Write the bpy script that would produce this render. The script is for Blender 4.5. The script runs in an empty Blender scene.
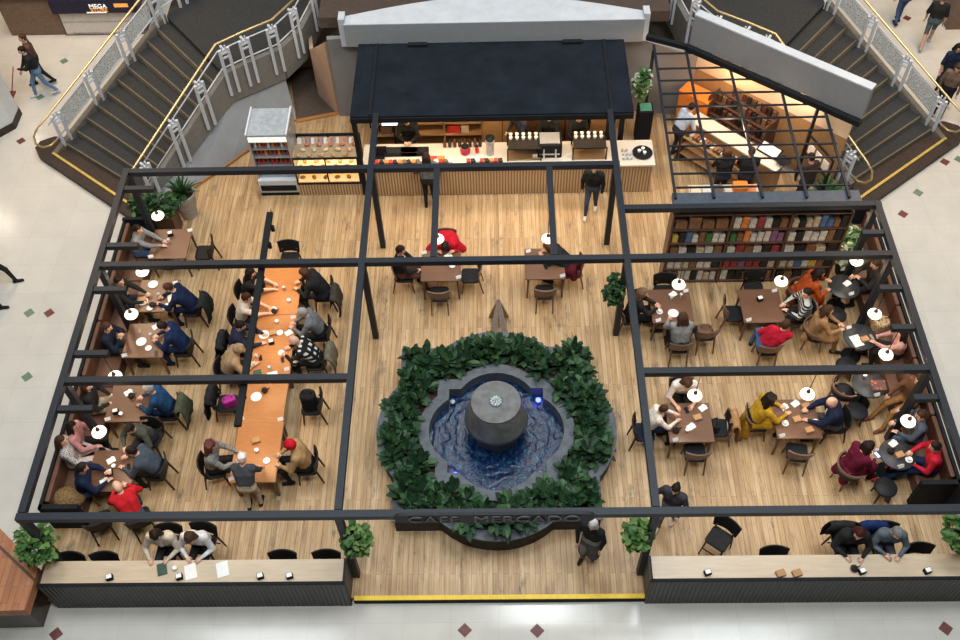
import bpy, math, random
import numpy as np
import openvdb
from mathutils import Vector, Matrix
random.seed(7)
SC = bpy.context.scene
COL = SC.collection
PI = math.pi
def rad(a): return a*PI/180

# ------------------------------------------------------------------ materials
MATS = {}
def nodes(name):
    m = bpy.data.materials.new(name); m.use_nodes = True
    nt = m.node_tree; b = nt.nodes['Principled BSDF']
    return m, nt, b
def coords(nt, scale=(1,1,1), rot=(0,0,0), kind='Object'):
    tc = nt.nodes.new('ShaderNodeTexCoord'); mp = nt.nodes.new('ShaderNodeMapping')
    mp.inputs['Scale'].default_value = scale; mp.inputs['Rotation'].default_value = rot
    nt.links.new(tc.outputs[kind], mp.inputs['Vector']); return mp.outputs['Vector']
def ramp(nt, fac, stops):
    r = nt.nodes.new('ShaderNodeValToRGB'); e = r.color_ramp.elements
    while len(e) < len(stops): e.new(0.5)
    for k, (p, c) in enumerate(stops): e[k].position = p; e[k].color = (*c, 1)
    nt.links.new(fac, r.inputs['Fac']); return r.outputs['Color']
def noise(nt, vec, scale, detail=4, rough=.6):
    n = nt.nodes.new('ShaderNodeTexNoise'); n.inputs['Scale'].default_value = scale
    n.inputs['Detail'].default_value = detail; n.inputs['Roughness'].default_value = rough
    nt.links.new(vec, n.inputs['Vector']); return n.outputs['Fac']
def mix(nt, fac, a, b, mode='MIX'):
    x = nt.nodes.new('ShaderNodeMix'); x.data_type = 'RGBA'; x.blend_type = mode
    for s, v in ((0, fac), (6, a), (7, b)):
        if hasattr(v, 'is_output'): nt.links.new(v, x.inputs[s])
        elif s == 0: x.inputs[0].default_value = v
        else: x.inputs[s].default_value = (*v, 1)
    return x.outputs[2]
def bump(nt, b, h, strength=.3, dist=.01):
    n = nt.nodes.new('ShaderNodeBump'); n.inputs['Strength'].default_value = strength; n.inputs['Distance'].default_value = dist
    nt.links.new(h, n.inputs['Height']); nt.links.new(n.outputs['Normal'], b.inputs['Normal'])
def M(name, col, rough=.6, metal=0., var=.18, scale=9., bmp=0., emit=None, es=0., spec=None):
    if name in MATS: return MATS[name]
    m, nt, b = nodes(name)
    v = coords(nt); f = noise(nt, v, scale)
    d = tuple(max(0, c*(1-var)) for c in col); l = tuple(min(1, c*(1+var)) for c in col)
    nt.links.new(ramp(nt, f, [(.3, d), (.7, l)]), b.inputs['Base Color'])
    b.inputs['Roughness'].default_value = rough; b.inputs['Metallic'].default_value = metal
    if spec is None: spec = .12 if max(col) < .06 and rough > .4 else .35
    b.inputs['Specular IOR Level'].default_value = spec
    if bmp: bump(nt, b, f, bmp)
    if emit: b.inputs['Emission Color'].default_value = (*emit, 1); b.inputs['Emission Strength'].default_value = es
    MATS[name] = m; return m
def wood(name, c1, c2, rough=.45, grain=(3, 40, 3), sc=1.6):
    if name in MATS: return MATS[name]
    m, nt, b = nodes(name); v = coords(nt, grain)
    f = noise(nt, v, sc, 6, .65)
    nt.links.new(ramp(nt, f, [(.25, c1), (.75, c2)]), b.inputs['Base Color']); b.inputs['Roughness'].default_value = rough
    MATS[name] = m; return m
def planks(name, pal, width, length, rough=.4, rot=True, stain=.55, gap=.004):
    m, nt, b = nodes(name); v = coords(nt, rot=(0, 0, PI/2) if rot else (0, 0, 0))
    br = nt.nodes.new('ShaderNodeTexBrick'); br.offset = .37; br.offset_frequency = 2
    br.inputs['Scale'].default_value = 1; br.inputs['Brick Width'].default_value = length; br.inputs['Row Height'].default_value = width
    br.inputs['Mortar Size'].default_value = gap; br.inputs['Color1'].default_value = (0, 0, 0, 1); br.inputs['Color2'].default_value = (1, 1, 1, 1)
    br.inputs['Mortar'].default_value = (.5, .5, .5, 1); br.inputs['Mortar Smooth'].default_value = .1
    nt.links.new(v, br.inputs['Vector'])
    base = ramp(nt, br.outputs['Color'], [(0, pal[0]), (.35, pal[1]), (.7, pal[2]), (1, pal[3])])
    g = noise(nt, coords(nt, (11, .5, 11)), 1.6, 6, .74)
    base = mix(nt, .55, base, ramp(nt, g, [(.33, pal[4]), (.47, pal[1]), (.64, pal[3])]), 'MIX')
    k = noise(nt, coords(nt, (3.2, .9, 3.2)), 1.0, 9, .82)
    kf = ramp(nt, k, [(.535, (0, 0, 0)), (.6, (stain*.5,)*3), (.66, (stain,)*3)])
    base = mix(nt, kf, base, pal[5])
    base = mix(nt, mix(nt, .25, br.outputs['Fac'], (0, 0, 0)), base, tuple(c*.6 for c in pal[5]))
    nt.links.new(base, b.inputs['Base Color']); b.inputs['Roughness'].default_value = rough
    bump(nt, b, g, .12, .004); MATS[name] = m; return m
def tiles(name, c1, c2, grout, size, rough=.22):
    m, nt, b = nodes(name); v = coords(nt)
    br = nt.nodes.new('ShaderNodeTexBrick'); br.offset = 0
    for k, x in (('Scale', 1), ('Brick Width', size), ('Row Height', size), ('Mortar Size', .006), ('Mortar Smooth', .2)): br.inputs[k].default_value = x
    br.inputs['Color1'].default_value = (*c1, 1); br.inputs['Color2'].default_value = (*c2, 1); br.inputs['Mortar'].default_value = (*grout, 1)
    nt.links.new(v, br.inputs['Vector'])
    n = noise(nt, coords(nt), 2.2, 6, .6)
    c = mix(nt, .35, br.outputs['Color'], ramp(nt, n, [(.3, tuple(x*.82 for x in c1)), (.7, c2)]))
    nt.links.new(c, b.inputs['Base Color']); b.inputs['Roughness'].default_value = rough
    MATS[name] = m; return m
def pattern(name, kind, a, c, sc=14., rough=.85):
    if name in MATS: return MATS[name]
    m, nt, b = nodes(name); v = coords(nt)
    if kind == 'stripe':
        w = nt.nodes.new('ShaderNodeTexWave'); w.bands_direction = 'Z'; w.inputs['Scale'].default_value = sc; w.inputs['Distortion'].default_value = 1.2
        nt.links.new(v, w.inputs['Vector']); f = w.outputs['Fac']; col = ramp(nt, f, [(.45, a), (.55, c)])
    elif kind == 'plaid':
        fs = []
        for d in ('X', 'Z'):
            w = nt.nodes.new('ShaderNodeTexWave'); w.bands_direction = d; w.inputs['Scale'].default_value = sc
            nt.links.new(v, w.inputs['Vector']); fs.append(ramp(nt, w.outputs['Fac'], [(.5, (.0,)*3), (.6, (1.,)*3)]))
        col = mix(nt, mix(nt, 1., fs[0], fs[1], 'MULTIPLY'), a, c)
    else:
        w = nt.nodes.new('ShaderNodeTexVoronoi'); w.inputs['Scale'].default_value = sc; nt.links.new(v, w.inputs['Vector'])
        col = ramp(nt, w.outputs['Distance'], [(.3, a), (.42, c)])
    nt.links.new(col, b.inputs['Base Color']); b.inputs['Roughness'].default_value = rough; b.inputs['Specular IOR Level'].default_value = .15
    MATS[name] = m; return m
def slats(name, c1, c2, period, axis='X', rough=.5, metal=0):
    if name in MATS: return MATS[name]
    m, nt, b = nodes(name); v = coords(nt)
    w = nt.nodes.new('ShaderNodeTexWave'); w.bands_direction = axis; w.inputs['Scale'].default_value = 2*PI/period/20; w.wave_profile = 'SAW' if False else 'SIN'
    nt.links.new(v, w.inputs['Vector'])
    nt.links.new(ramp(nt, w.outputs['Fac'], [(.25, c1), (.55, c2)]), b.inputs['Base Color']); b.inputs['Roughness'].default_value = rough
    bump(nt, b, w.outputs['Fac'], .8, .02); MATS[name] = m; return m

# ------------------------------------------------------------------ mesh builder
class MB:
    def __init__(s): s.v = []; s.f = []; s.m = []; s.mi = 0; s.sm = []
    def add(s, vs, fs, smooth=False):
        o = len(s.v); s.v += [tuple(map(float, p)) for p in vs]
        for f in fs: s.f.append(tuple(i+o for i in f)); s.m.append(s.mi); s.sm.append(smooth)
        return s
    def mat(s, k): s.mi = k; return s
    def box(s, c, size, rz=0., R=None):
        hx, hy, hz = size[0]/2, size[1]/2, size[2]/2
        R = R or Matrix.Rotation(rz, 3, 'Z')
        vs = [Vector(c)+R@Vector((x*hx, y*hy, z*hz)) for z in (-1, 1) for x, y in ((-1,-1),(1,-1),(1,1),(-1,1))]
        return s.add(vs, [(3,2,1,0),(4,5,6,7),(0,1,5,4),(1,2,6,5),(2,3,7,6),(3,0,4,7)])
    def rbox(s, c, size, r=.02, rz=0.):       # box with rounded vertical edges and a softened top edge
        x, y, z = size; r = min(r, x/2.01, y/2.01); P = []
        for cx, cy, a0 in ((x/2-r, y/2-r, 0), (-x/2+r, y/2-r, 90), (-x/2+r, -y/2+r, 180), (x/2-r, -y/2+r, 270)):
            for k in range(4): a = rad(a0+30*k); P.append((cx+r*math.cos(a), cy+r*math.sin(a)))
        n = len(P); e = min(r*.6, z*.3); L = [(-z/2, 1, 0), (z/2-e, 1, 0), (z/2-e*.3, 1, e*.3), (z/2, 1, e)]
        vs = []; ca, sa = math.cos(rz), math.sin(rz)
        for h, _, ins in L:
            for px, py in P:
                qx = px*(1-2*ins/x); qy = py*(1-2*ins/y)
                vs.append((c[0]+qx*ca-qy*sa, c[1]+qx*sa+qy*ca, c[2]+h))
        fs = [tuple(reversed(range(n))), tuple(range(3*n, 4*n))]
        for l in range(3):
            for k in range(n): fs.append((l*n+k, l*n+(k+1) % n, (l+1)*n+(k+1) % n, (l+1)*n+k))
        return s.add(vs, fs)
    def bar(s, a, b, w, h=None, w2=None, h2=None, up=(0, 0, 1)):
        a = Vector(a); b = Vector(b); d = (b-a).normalized(); u = Vector(up)
        if abs(d.dot(u)) > .98: u = Vector((0, 1, 0))
        x = d.cross(u).normalized(); y = x.cross(d); h = h or w; w2 = w2 or w; h2 = h2 or (h if w2 == w else h*w2/w)
        vs = [p+x*(i*ww/2)+y*(j*hh/2) for p, ww, hh in ((a, w, h), (b, w2, h2)) for i, j in ((-1,-1),(1,-1),(1,1),(-1,1))]
        return s.add(vs, [(0,1,2,3),(7,6,5,4),(0,4,5,1),(1,5,6,2),(2,6,7,3),(3,7,4,0)])
    def tube(s, pts, r, n=8, closed=False):
        P = [Vector(p) for p in pts]; k = len(P); rr = r if isinstance(r, (list, tuple)) else [r]*k; vs = []; u = None
        for i in range(k):
            t = (P[(i+1) % k]-P[i-1]) if closed else (P[min(i+1, k-1)]-P[max(i-1, 0)])
            t.normalize()
            if u is None: u = t.orthogonal().normalized()
            u = (u-t*u.dot(t)).normalized(); w = t.cross(u)
            for j in range(n): a = 2*PI*j/n; vs.append(P[i]+(u*math.cos(a)+w*math.sin(a))*rr[i])
        fs = []
        for i in range(k if closed else k-1):
            i2 = (i+1) % k
            for j in range(n): j2 = (j+1) % n; fs.append((i*n+j, i*n+j2, i2*n+j2, i2*n+j))
        if not closed: fs += [tuple(reversed(range(n))), tuple(range((k-1)*n, k*n))]
        return s.add(vs, fs, True)
    def lathe(s, c, prof, n=24, smooth=True, sx=1, sy=1):
        vs = []; k = len(prof)
        for r, z in prof:
            for j in range(n): a = 2*PI*j/n; vs.append((c[0]+r*sx*math.cos(a), c[1]+r*sy*math.sin(a), c[2]+z))
        fs = []
        for i in range(k-1):
            for j in range(n): j2 = (j+1) % n; fs.append((i*n+j, i*n+j2, (i+1)*n+j2, (i+1)*n+j))
        s.add(vs, fs, smooth)
        caps = []
        if prof[0][0] > 1e-5: caps.append(([vs[j] for j in range(n)], [tuple(reversed(range(n)))]))
        if prof[-1][0] > 1e-5: caps.append(([vs[(k-1)*n+j] for j in range(n)], [tuple(range(n))]))
        for a, b in caps: s.add(a, b)
        return s
    def ell(s, c, r, n=12, m=8, R=None):
        vs = []; fs = []
        for i in range(m+1):
            t = PI*i/m
            for j in range(n):
                p = Vector((r[0]*math.sin(t)*math.cos(2*PI*j/n), r[1]*math.sin(t)*math.sin(2*PI*j/n), -r[2]*math.cos(t)))
                vs.append(Vector(c)+(R@p if R else p))
        for i in range(m):
            for j in range(n): j2 = (j+1) % n; fs.append((i*n+j, i*n+j2, (i+1)*n+j2, (i+1)*n+j))
        return s.add(vs, fs, True)
    def prism(s, poly, z0, z1):
        n = len(poly); vs = [(p[0], p[1], z0) for p in poly]+[(p[0], p[1], z1) for p in poly]
        return s.add(vs, [tuple(reversed(range(n))), tuple(range(n, 2*n))]+[(i, (i+1) % n, n+(i+1) % n, n+i) for i in range(n)])
    def ring(s, A, B, z0, z1):
        n = len(A); vs = [(*p, z) for z in (z0, z1) for P in (A, B) for p in P]; fs = []
        for i in range(n):
            j = (i+1) % n
            fs += [(i, j, 2*n+j, 2*n+i), (n+j, n+i, 3*n+i, 3*n+j), (2*n+i, 2*n+j, 3*n+j, 3*n+i), (j, i, n+i, n+j)]
        return s.add(vs, fs)
    def quad(s, *p): return s.add(p, [tuple(range(len(p)))])
    def slab(s, p, t):      # a four-cornered sheet with thickness along its normal
        P = [Vector(x) for x in p]; nn = (P[1]-P[0]).cross(P[2]-P[0]).normalized()*t; n = len(P)
        return s.add(P+[x-nn for x in P], [tuple(range(n)), tuple(reversed(range(n, 2*n)))]+[(i, n+i, n+(i+1) % n, (i+1) % n) for i in range(n)])
    def mesh(s, name, mats):
        me = bpy.data.meshes.new(name); me.from_pydata(s.v, [], s.f)
        for m in (mats if isinstance(mats, (list, tuple)) else [mats]): me.materials.append(m)
        me.polygons.foreach_set('material_index', s.m); me.polygons.foreach_set('use_smooth', s.sm); me.update(); return me
    def build(s, name, mats, parent=None, loc=None, rz=0.):
        o = bpy.data.objects.new(name, s.mesh(name, mats)); COL.objects.link(o)
        if parent: o.parent = parent
        if loc: o.location = loc; o.rotation_euler.z = rz
        return o
def tag(o, label=None, cat=None, group=None, kind=None):
    if label: o['label'] = label
    if cat: o['category'] = cat
    if group: o['group'] = group
    if kind: o['kind'] = kind
    return o
def thing(name, label, cat, loc=(0, 0, 0), rz=0., group=None):
    o = bpy.data.objects.new(name, None); o.empty_display_size = .1; COL.objects.link(o)
    o.location = loc; o.rotation_euler.z = rz
    return tag(o, label, cat, group)
KIDS = {}
def copy_tree(o, parent=None):
    c = o.copy(); COL.objects.link(c)
    if parent: c.parent = parent; c.matrix_parent_inverse = Matrix()
    for ch in [x for x in o.children]: copy_tree(ch, c)
    return c
PROTO = {}
def place(key, maker, label, cat, loc, rz=0., group=None):
    "the first of a kind is built, later ones are copies of it and its parts"
    if key not in PROTO: o = PROTO[key] = maker()
    else: o = copy_tree(PROTO[key])
    for k in ('group', 'label'):
        if k in o: del o[k]
    o.location = loc; o.rotation_euler.z = rz
    return tag(o, label, cat, group)
def struct(o): o['kind'] = 'structure'; return o
# ------------------------------------------------------------------ people: one smooth body grown around a posed skeleton
def _cap(P, a, b, ra, rb):
    a = np.array(a, float); b = np.array(b, float); d = b-a; L = max(d@d, 1e-9)
    t = np.clip(((P-a)@d)/L, 0, 1)
    return np.linalg.norm(P-(a+t[..., None]*d), axis=-1)-(ra+(rb-ra)*t)
def _ellf(P, c, r, R):
    q = (P-np.array(c))@R; r = np.array(r)
    k = np.linalg.norm(q/r, axis=-1); k2 = np.linalg.norm(q/(r*r), axis=-1)+1e-9
    return k*(k-1)/k2
def _smin(a, b, k):
    h = np.clip(.5+.5*(b-a)/k, 0, 1); return b*(1-h)+a*h-k*h*(1-h)
def _field(prims, vox):
    "prims: (fn, lo, hi, tag, k); returns verts, quads, tags"
    lo = np.min([p[1] for p in prims], 0)-.06; hi = np.max([p[2] for p in prims], 0)+.06
    n = np.ceil((hi-lo)/vox).astype(int)+1
    ax = [lo[i]+vox*np.arange(n[i]) for i in range(3)]
    P = np.stack(np.meshgrid(*ax, indexing='ij'), -1); F = np.full(P.shape[:3], 1., np.float64)
    for fn, a, b, tg, k in prims:
        i0 = np.maximum(((a-.07-lo)/vox).astype(int), 0); i1 = np.minimum(((b+.07-lo)/vox).astype(int)+2, n)
        s = tuple(slice(x, y) for x, y in zip(i0, i1))
        F[s] = _smin(F[s], fn(P[s]), k) if k > 0 else np.maximum(F[s], -fn(P[s]))
    g = openvdb.FloatGrid(background=1.); g.copyFromArray(F.astype(np.float32))
    V, Q = g.convertToQuads(isovalue=0.)[:2]; V = V*vox+lo
    C = V[Q].mean(1); best = np.full(len(C), 9.); T = np.zeros(len(C), int)
    for fn, a, b, tg, k in prims:
        if k <= 0: continue
        d = fn(C); w = d < best; best[w] = d[w]; T[w] = tg
    return V, Q[:, ::-1], T
def cap(a, b, ra, rb, tg, k=.03):
    a = np.array(a, float); b = np.array(b, float); r = max(ra, rb)
    return (lambda P: _cap(P, a, b, ra, rb), np.minimum(a, b)-r, np.maximum(a, b)+r, tg, k)
def elp(c, r, R, tg, k=.02):
    c = np.array(c, float); m = max(r); return (lambda P: _ellf(P, c, r, R), c-m, c+m, tg, k)
def Rxyz(px, pz, roll=0.):
    return np.array(Matrix.Rotation(pz, 3, 'Z')@Matrix.Rotation(-px, 3, 'X')@Matrix.Rotation(roll, 3, 'Y'))
def _ik(S, T, l1, l2, hint):
    S = np.array(S); T = np.array(T); d = T-S; L = np.linalg.norm(d)
    if L > (l1+l2)*.985: T = S+d/L*(l1+l2)*.985; d = T-S; L = np.linalg.norm(d)
    a = (l1*l1-l2*l2+L*L)/(2*L); h = math.sqrt(max(l1*l1-a*a, 1e-6)); u = d/L; hn = np.array(hint, float); hn -= u*(hn@u); hn /= np.linalg.norm(hn)+1e-9
    return S+u*a+hn*h, T
SKIN = {'light': (.62, .36, .25), 'mid': (.48, .27, .18), 'tan': (.36, .2, .13)}
def cloth(c): return c if not isinstance(c, tuple) else M('cloth_%02d_%02d_%02d' % tuple(int(x*99) for x in c), c, .9, var=.25, scale=14, bmp=.15, spec=.08)
def hand(mb, W, d, side, up, s=1.):
    "palm, four unequal bent fingers and a thumb from the side of the palm"
    W = Vector(W); d = Vector(d).normalized(); up = Vector(up); x = d.cross(up).normalized(); up = x.cross(d)
    R = Matrix((x, d, up)).transposed()
    mb.ell(W+d*.045*s, (.04*s, .055*s, .017*s), 8, 6, R)
    for k, (off, ln) in enumerate(((-.028, .07), (-.009, .08), (.01, .075), (.028, .058))):
        o = off*side*-1; b = W+d*.082*s+x*o*s; m = b+(d*.9-up*.35)*ln*.5*s; e = m+(d*.6-up*.8)*ln*.5*s
        mb.tube([W+d*.05*s+x*o*.8*s, b, m, e], [.009*s, .0095*s, .0085*s, .006*s], 5)
    t = x*(-side); b = W+d*.02*s+t*.03*s
    mb.tube([W+d*.01*s+t*.015*s, b+t*.012*s+d*.012*s, b+t*.024*s+d*.038*s-up*.008*s, b+t*.02*s+d*.062*s-up*.02*s], [.012*s, .011*s, .009*s, .007*s], 5)
NP = [0]
def person(label, x, y, rz, pose='sit', seat=.46, lean=18, side=0, hands=None, head=(25, 0), top=(.05, .05, .06), bottom=(.03, .03, .04),
           hair=('short', (.02, .012, .01)), skin='light', sleeve='long', coat=None, scale=1., z=0., shoe=(.02, .02, .02), inner=None, legs=None, vox=.018, puffy=1., group=None, stride=.0, pocket=None, coatcol=None, shorts=False):
    sc = scale*(1.12 if pose == 'sit' else 1.04); puffy *= 1.12; seat = seat/sc; p = []; lean = rad(lean)
    if hands: hands = [tuple(c/sc for c in h) for h in hands]
    if legs: legs = [tuple(tuple(c/sc for c in h) if j < 2 else h for j, h in enumerate(l)) for l in legs]
    if coat: coat = coat/sc
    rm = lambda v: v; sd = rad(side); A = np.array
    ld = A([math.sin(sd), math.sin(lean)*math.cos(sd), math.cos(lean)*math.cos(sd)]); ld2 = A([math.sin(sd)*.7, math.sin(lean*.55), math.cos(lean*.55)]); ld2 /= np.linalg.norm(ld2)
    sit = pose == 'sit'
    Pz = seat+.115 if sit else .9
    P = A([0, -.03, Pz]); W = P+ld2*.15; Cc = W+ld*.2; N = Cc+ld*.16; 
    hp, hy = rad(head[0]), rad(head[1])
    S = [N-ld*.045+A([-.175, 0, 0]), N-ld*.045+A([.175, 0, 0])]
    q = puffy
    # trunk
    for s in (-1, 1):
        p.append(cap(P+A([.065*s, 0, 0]), W+A([.055*s, 0, 0]), .115*q, .1*q, 2, .04))
        p.append(cap(W+A([.06*s, 0, .0]), Cc+A([.085*s, 0, 0]), .105*q, .115*q, 1, .04))
    p.append(cap(S[0]*.92+N*.08, S[1]*.92+N*.08, .072*q, .072*q, 1, .05))
    p.append(cap(N-ld*.05, N+ld*.07, .055, .05, 0, .02))
    if inner: p.append(cap(Cc+A([0, .085, -.06]), N+A([0, .03, -.02]), .06, .045, 5, .02))
    # head
    nd = ld*.5+A([0, math.sin(hp)*.55, math.cos(hp)*.8]); nd /= np.linalg.norm(nd)
    H = N+nd*.175; RH = Rxyz(hp, hy); hv = lambda a, b, c: H+RH@A([a, b, c])
    p.append(elp(H, (.08, .1, .112), RH, 0)); p.append(elp(hv(0, .025, -.06), (.056, .062, .06), RH, 0, .03))
    p.append(cap(hv(0, .088, .005), hv(0, .106, -.03), .011, .017, 0, .012))
    for s in (-1, 1): p.append(elp(hv(.077*s, -.005, -.01), (.016, .024, .034), RH, 0, .008))
    # legs
    foot = []
    for i, s in enumerate((-1, 1)):
        hip = P+A([.085*s, .01, -.02])
        if legs: kn, an = A(legs[i][0], float), A(legs[i][1], float)
        elif sit: kn = A([.13*s, .42, seat+.075]); an = A([.14*s, .40+.07*s, .09])
        else:
            st = stride*s; kn = A([.095*s, .05+st*.55, .49]); an = A([.1*s, st-.02, .09+(.06 if st < -.05 else 0)])
        p.append(cap(hip, kn, .088, .06, 2, .03)); p.append(cap(kn, an, .058, .042, 0 if shorts else 2, .02))
        f = kn-an; fw = A([.03*s, 1, 0.])
        if legs and len(legs[i]) > 2: fw = A(legs[i][2], float)
        fw = fw/np.linalg.norm(fw)
        p.append(cap(an+A([0, 0, -.045])-fw*.04, an+A([0, 0, -.055])+fw*.15, .045, .036, 3, .012))
    # arms
    if hands is None: hands = ((-.16, .46, .80/sc), (.16, .46, .80/sc)) if sit else ((-.24, .08, .82), (.24, .02, .82))
    hm = MB()
    for i, s in enumerate((-1, 1)):
        T = A(hands[i], float); E_, T = _ik(S[i], T, .285, .25, (s*.8, -.25, -.75))
        p.append(cap(S[i], E_, .062*q, .048*q, 1, .03)); fa = E_+(T-E_)*.12
        tg = 0 if sleeve == 'short' else 1
        p.append(cap(fa, T, .044*(q if tg else .9), .03, tg, .02)); p.append(cap(T-(T-E_)*.12, T, .027, .027, 0, .01))
        d = (T-E_)/np.linalg.norm(T-E_)
        up = A([s*-.2, .15, 1.]) if abs(d[2]) < .8 else A([-s, 0., 0.2])
        if pocket != s: hand(hm, T-d*.01, d, s, up)
    if coat:            # long coat or skirt over the thighs
        for s in (-1, 1):
            if sit: p.append(cap(P+A([.09*s, .0, -.0]), A([.14*s, .30, seat+.05]), .125, .10, 4, .05)); p.append(cap(P+A([.09*s, -.1, 0]), A([.12*s, -.17, coat]), .09, .09, 4, .05))
            else: p.append(cap(P+A([.07*s, 0, 0]), A([.10*s, .02, coat]), .12, .13, 4, .06))
    V, Q, T = _field(p, vox)
    mb = MB(); mb.add(V.tolist(), [tuple(f) for f in Q.tolist()], True); mb.m = T.tolist()
    mb.mi = 0
    mb.add(hm.v, hm.f, True)
    R3 = Matrix(RH.tolist())
    mb.mat(6)
    for s in (-1, 1): mb.ell(hv(.031*s, .084, .006), (.014, .008, .009), 6, 5, R3)
    mb.mat(7); mb.ell(hv(0, .085, -.062), (.024, .009, .008), 6, 5, R3)
    hs, hc = hair
    hcol = M('hair_%02d_%02d_%02d' % tuple(int(c*99) for c in hc), hc, .55, var=.35, scale=30, bmp=.3)
    mats = [M('skin_'+skin, SKIN[skin], .55, var=.06), cloth(top), cloth(bottom), cloth(shoe), cloth(coatcol or top), cloth(inner or (.8, .78, .74)), M('eye', (.03, .02, .015), .3), M('lip', (.42, .14, .12), .5), hcol]
    mb.mat(8)
    for s in (-1, 1): mb.ell(hv(.032*s, .088, .026), (.02, .006, .0045), 6, 4, R3)
    o = mb.build('person', mats, None, (x, y, z), rad(rz)); o.scale = (sc,)*3
    tag(o, label, 'person', group)
    # hair or headwear is a child
    if hs != 'bald':
        h = []; lo = H-.3; hi = H+.3
        e = elp(hv(0, -.006, .012), (.087, .105, .112), RH, 0, .02)
        h.append(e)
        if hs in ('long', 'bob', 'curly'):
            ln = {'long': .3, 'bob': .14, 'curly': .17}[hs]; r = {'long': .05, 'bob': .052, 'curly': .065}[hs]
            for s in (-1, 0, 1):
                a = hv(.05*s, -.055, .0); b = A([a[0]+.035*s, a[1]-.05, a[2]-ln]); h.append(cap(a, b, r, r*.75, 0, .03))
            for s in (-1, 1):
                a = hv(.07*s, .0, .02); b = A([a[0]+.02*s, a[1]+.0, a[2]-ln*.75]); h.append(cap(a, b, .03, .026, 0, .02))
        if hs == 'curly':
            for k in range(9): h.append(elp(hv(.085*math.cos(k*.78), -.02+.08*math.sin(k*.78)*(1 if math.sin(k*.78) < 0 else .3), .06), (.035,)*3, RH, 0, .015))
        if hs == 'bun': h.append(elp(hv(0, -.10, .06), (.045,)*3, RH, 0, .02))
        if hs == 'tail': h.append(cap(hv(0, -.1, .05), hv(0, -.15, -.16), .036, .02, 0, .02))
        if hs == 'beanie': h.append(elp(hv(0, -.012, .035), (.102, .116, .115), RH, 0, .02)); h.append(elp(hv(0, -.01, .15), (.03,)*3, RH, 0, .02))
        if hs == 'hijab':
            h.append(cap(hv(0, -.02, -.08), N-ld*.04, .085, .12, 0, .04))
        face = (lambda P: np.maximum(.035-((P-H)@RH)[..., 1], ((P-H)@RH)[..., 2]-(.03 if hs == 'beanie' else .055)))
        if hs == 'cap':
            h.append(cap(hv(-.03, .1, .045), hv(.03, .1, .045), .03, .03, 0, .02)); h.append(cap(hv(-.02, .15, .038), hv(.02, .15, .038), .022, .022, 0, .02))
            face = (lambda P: ((P-H)@RH)[..., 2]-.02)
        h.append((face, lo, hi, 0, -1))
        V, Q, T = _field(h, .016)
        hb = MB(); hb.add(V.tolist(), [tuple(f) for f in Q.tolist()], True)
        nm = {'beanie': 'beanie', 'cap': 'cap', 'hijab': 'headscarf'}.get(hs, 'hair')
        hb.build(nm, cloth(hc) if nm != 'hair' else hcol, o)
    return o
# ------------------------------------------------------------------ palette
BLACK = M('black_metal', (.013, .017, .023), .5, .0, .12, spec=.3)
BLACKM = M('black_matt', (.012, .013, .015), .7)
CANOPY = M('black_canvas', (.009, .0125, .018), .85, var=.3, scale=2)
WHITE = M('white_paint', (.55, .565, .58), .5, var=.05)
CREAM = M('cream_paint', (.62, .5, .38), .6, var=.05)
GREYW = M('grey_plaster', (.2, .197, .19), .8, var=.06, scale=3)
LGREY = M('pale_plaster', (.46, .48, .5), .6, var=.08, scale=3)
BRASS = M('brass', (.62, .45, .22), .35, .7, .1)
GOLD = M('gold_nosing', (.55, .38, .1), .4, .6, .1)
TREAD = M('grey_carpet', (.036, .036, .035), .95, var=.2, scale=20)
RISER = M('taupe_riser', (.2, .17, .12), .7, var=.1)
PLINTH = M('dark_brown_stone', (.045, .032, .026), .45, var=.2)
STRING = M('grey_stone', (.17, .16, .14), .75, var=.12)
WALNUT = wood('walnut', (.07, .03, .018), (.15, .07, .04), .38)
TABLEW = wood('table_walnut', (.092, .042, .022), (.155, .075, .04), .35)
ORANGEW = wood('orange_oak', (.3, .115, .032), (.43, .19, .06), .35)
DARKW = wood('dark_wood', (.05, .025, .015), (.1, .05, .03), .5)
LEATHER = M('brown_leather', (.1, .044, .024), .5, var=.15, scale=5, bmp=.1)
SEATB = M('black_leather', (.016, .016, .018), .5, var=.2)
CHAIRB = M('black_plastic', (.016, .014, .013), .5, var=.2)
LEGD = M('dark_leg', (.04, .02, .013), .45)
GLASS = None
def glass():
    global GLASS
    if GLASS is None:
        m, nt, b = nodes('clear_glass'); b.inputs['Transmission Weight'].default_value = 1; b.inputs['Roughness'].default_value = .02
        b.inputs['IOR'].default_value = 1.05; b.inputs['Base Color'].default_value = (.95, .97, .97, 1); GLASS = m
    return GLASS
STONE = M('slate_stone', (.075, .085, .095), .6, var=.25, scale=6, bmp=.2)
STONED = M('dark_slate', (.055, .05, .045), .7, var=.25, scale=6, bmp=.2)
MARBLE = wood('pale_stone', (.45, .34, .225), (.58, .46, .32), .3, (1.2, 9, 3), 1.4)
PORC = M('porcelain', (.82, .8, .76), .25, var=.03)
PAPER = M('paper', (.8, .78, .74), .7, var=.04)

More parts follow.
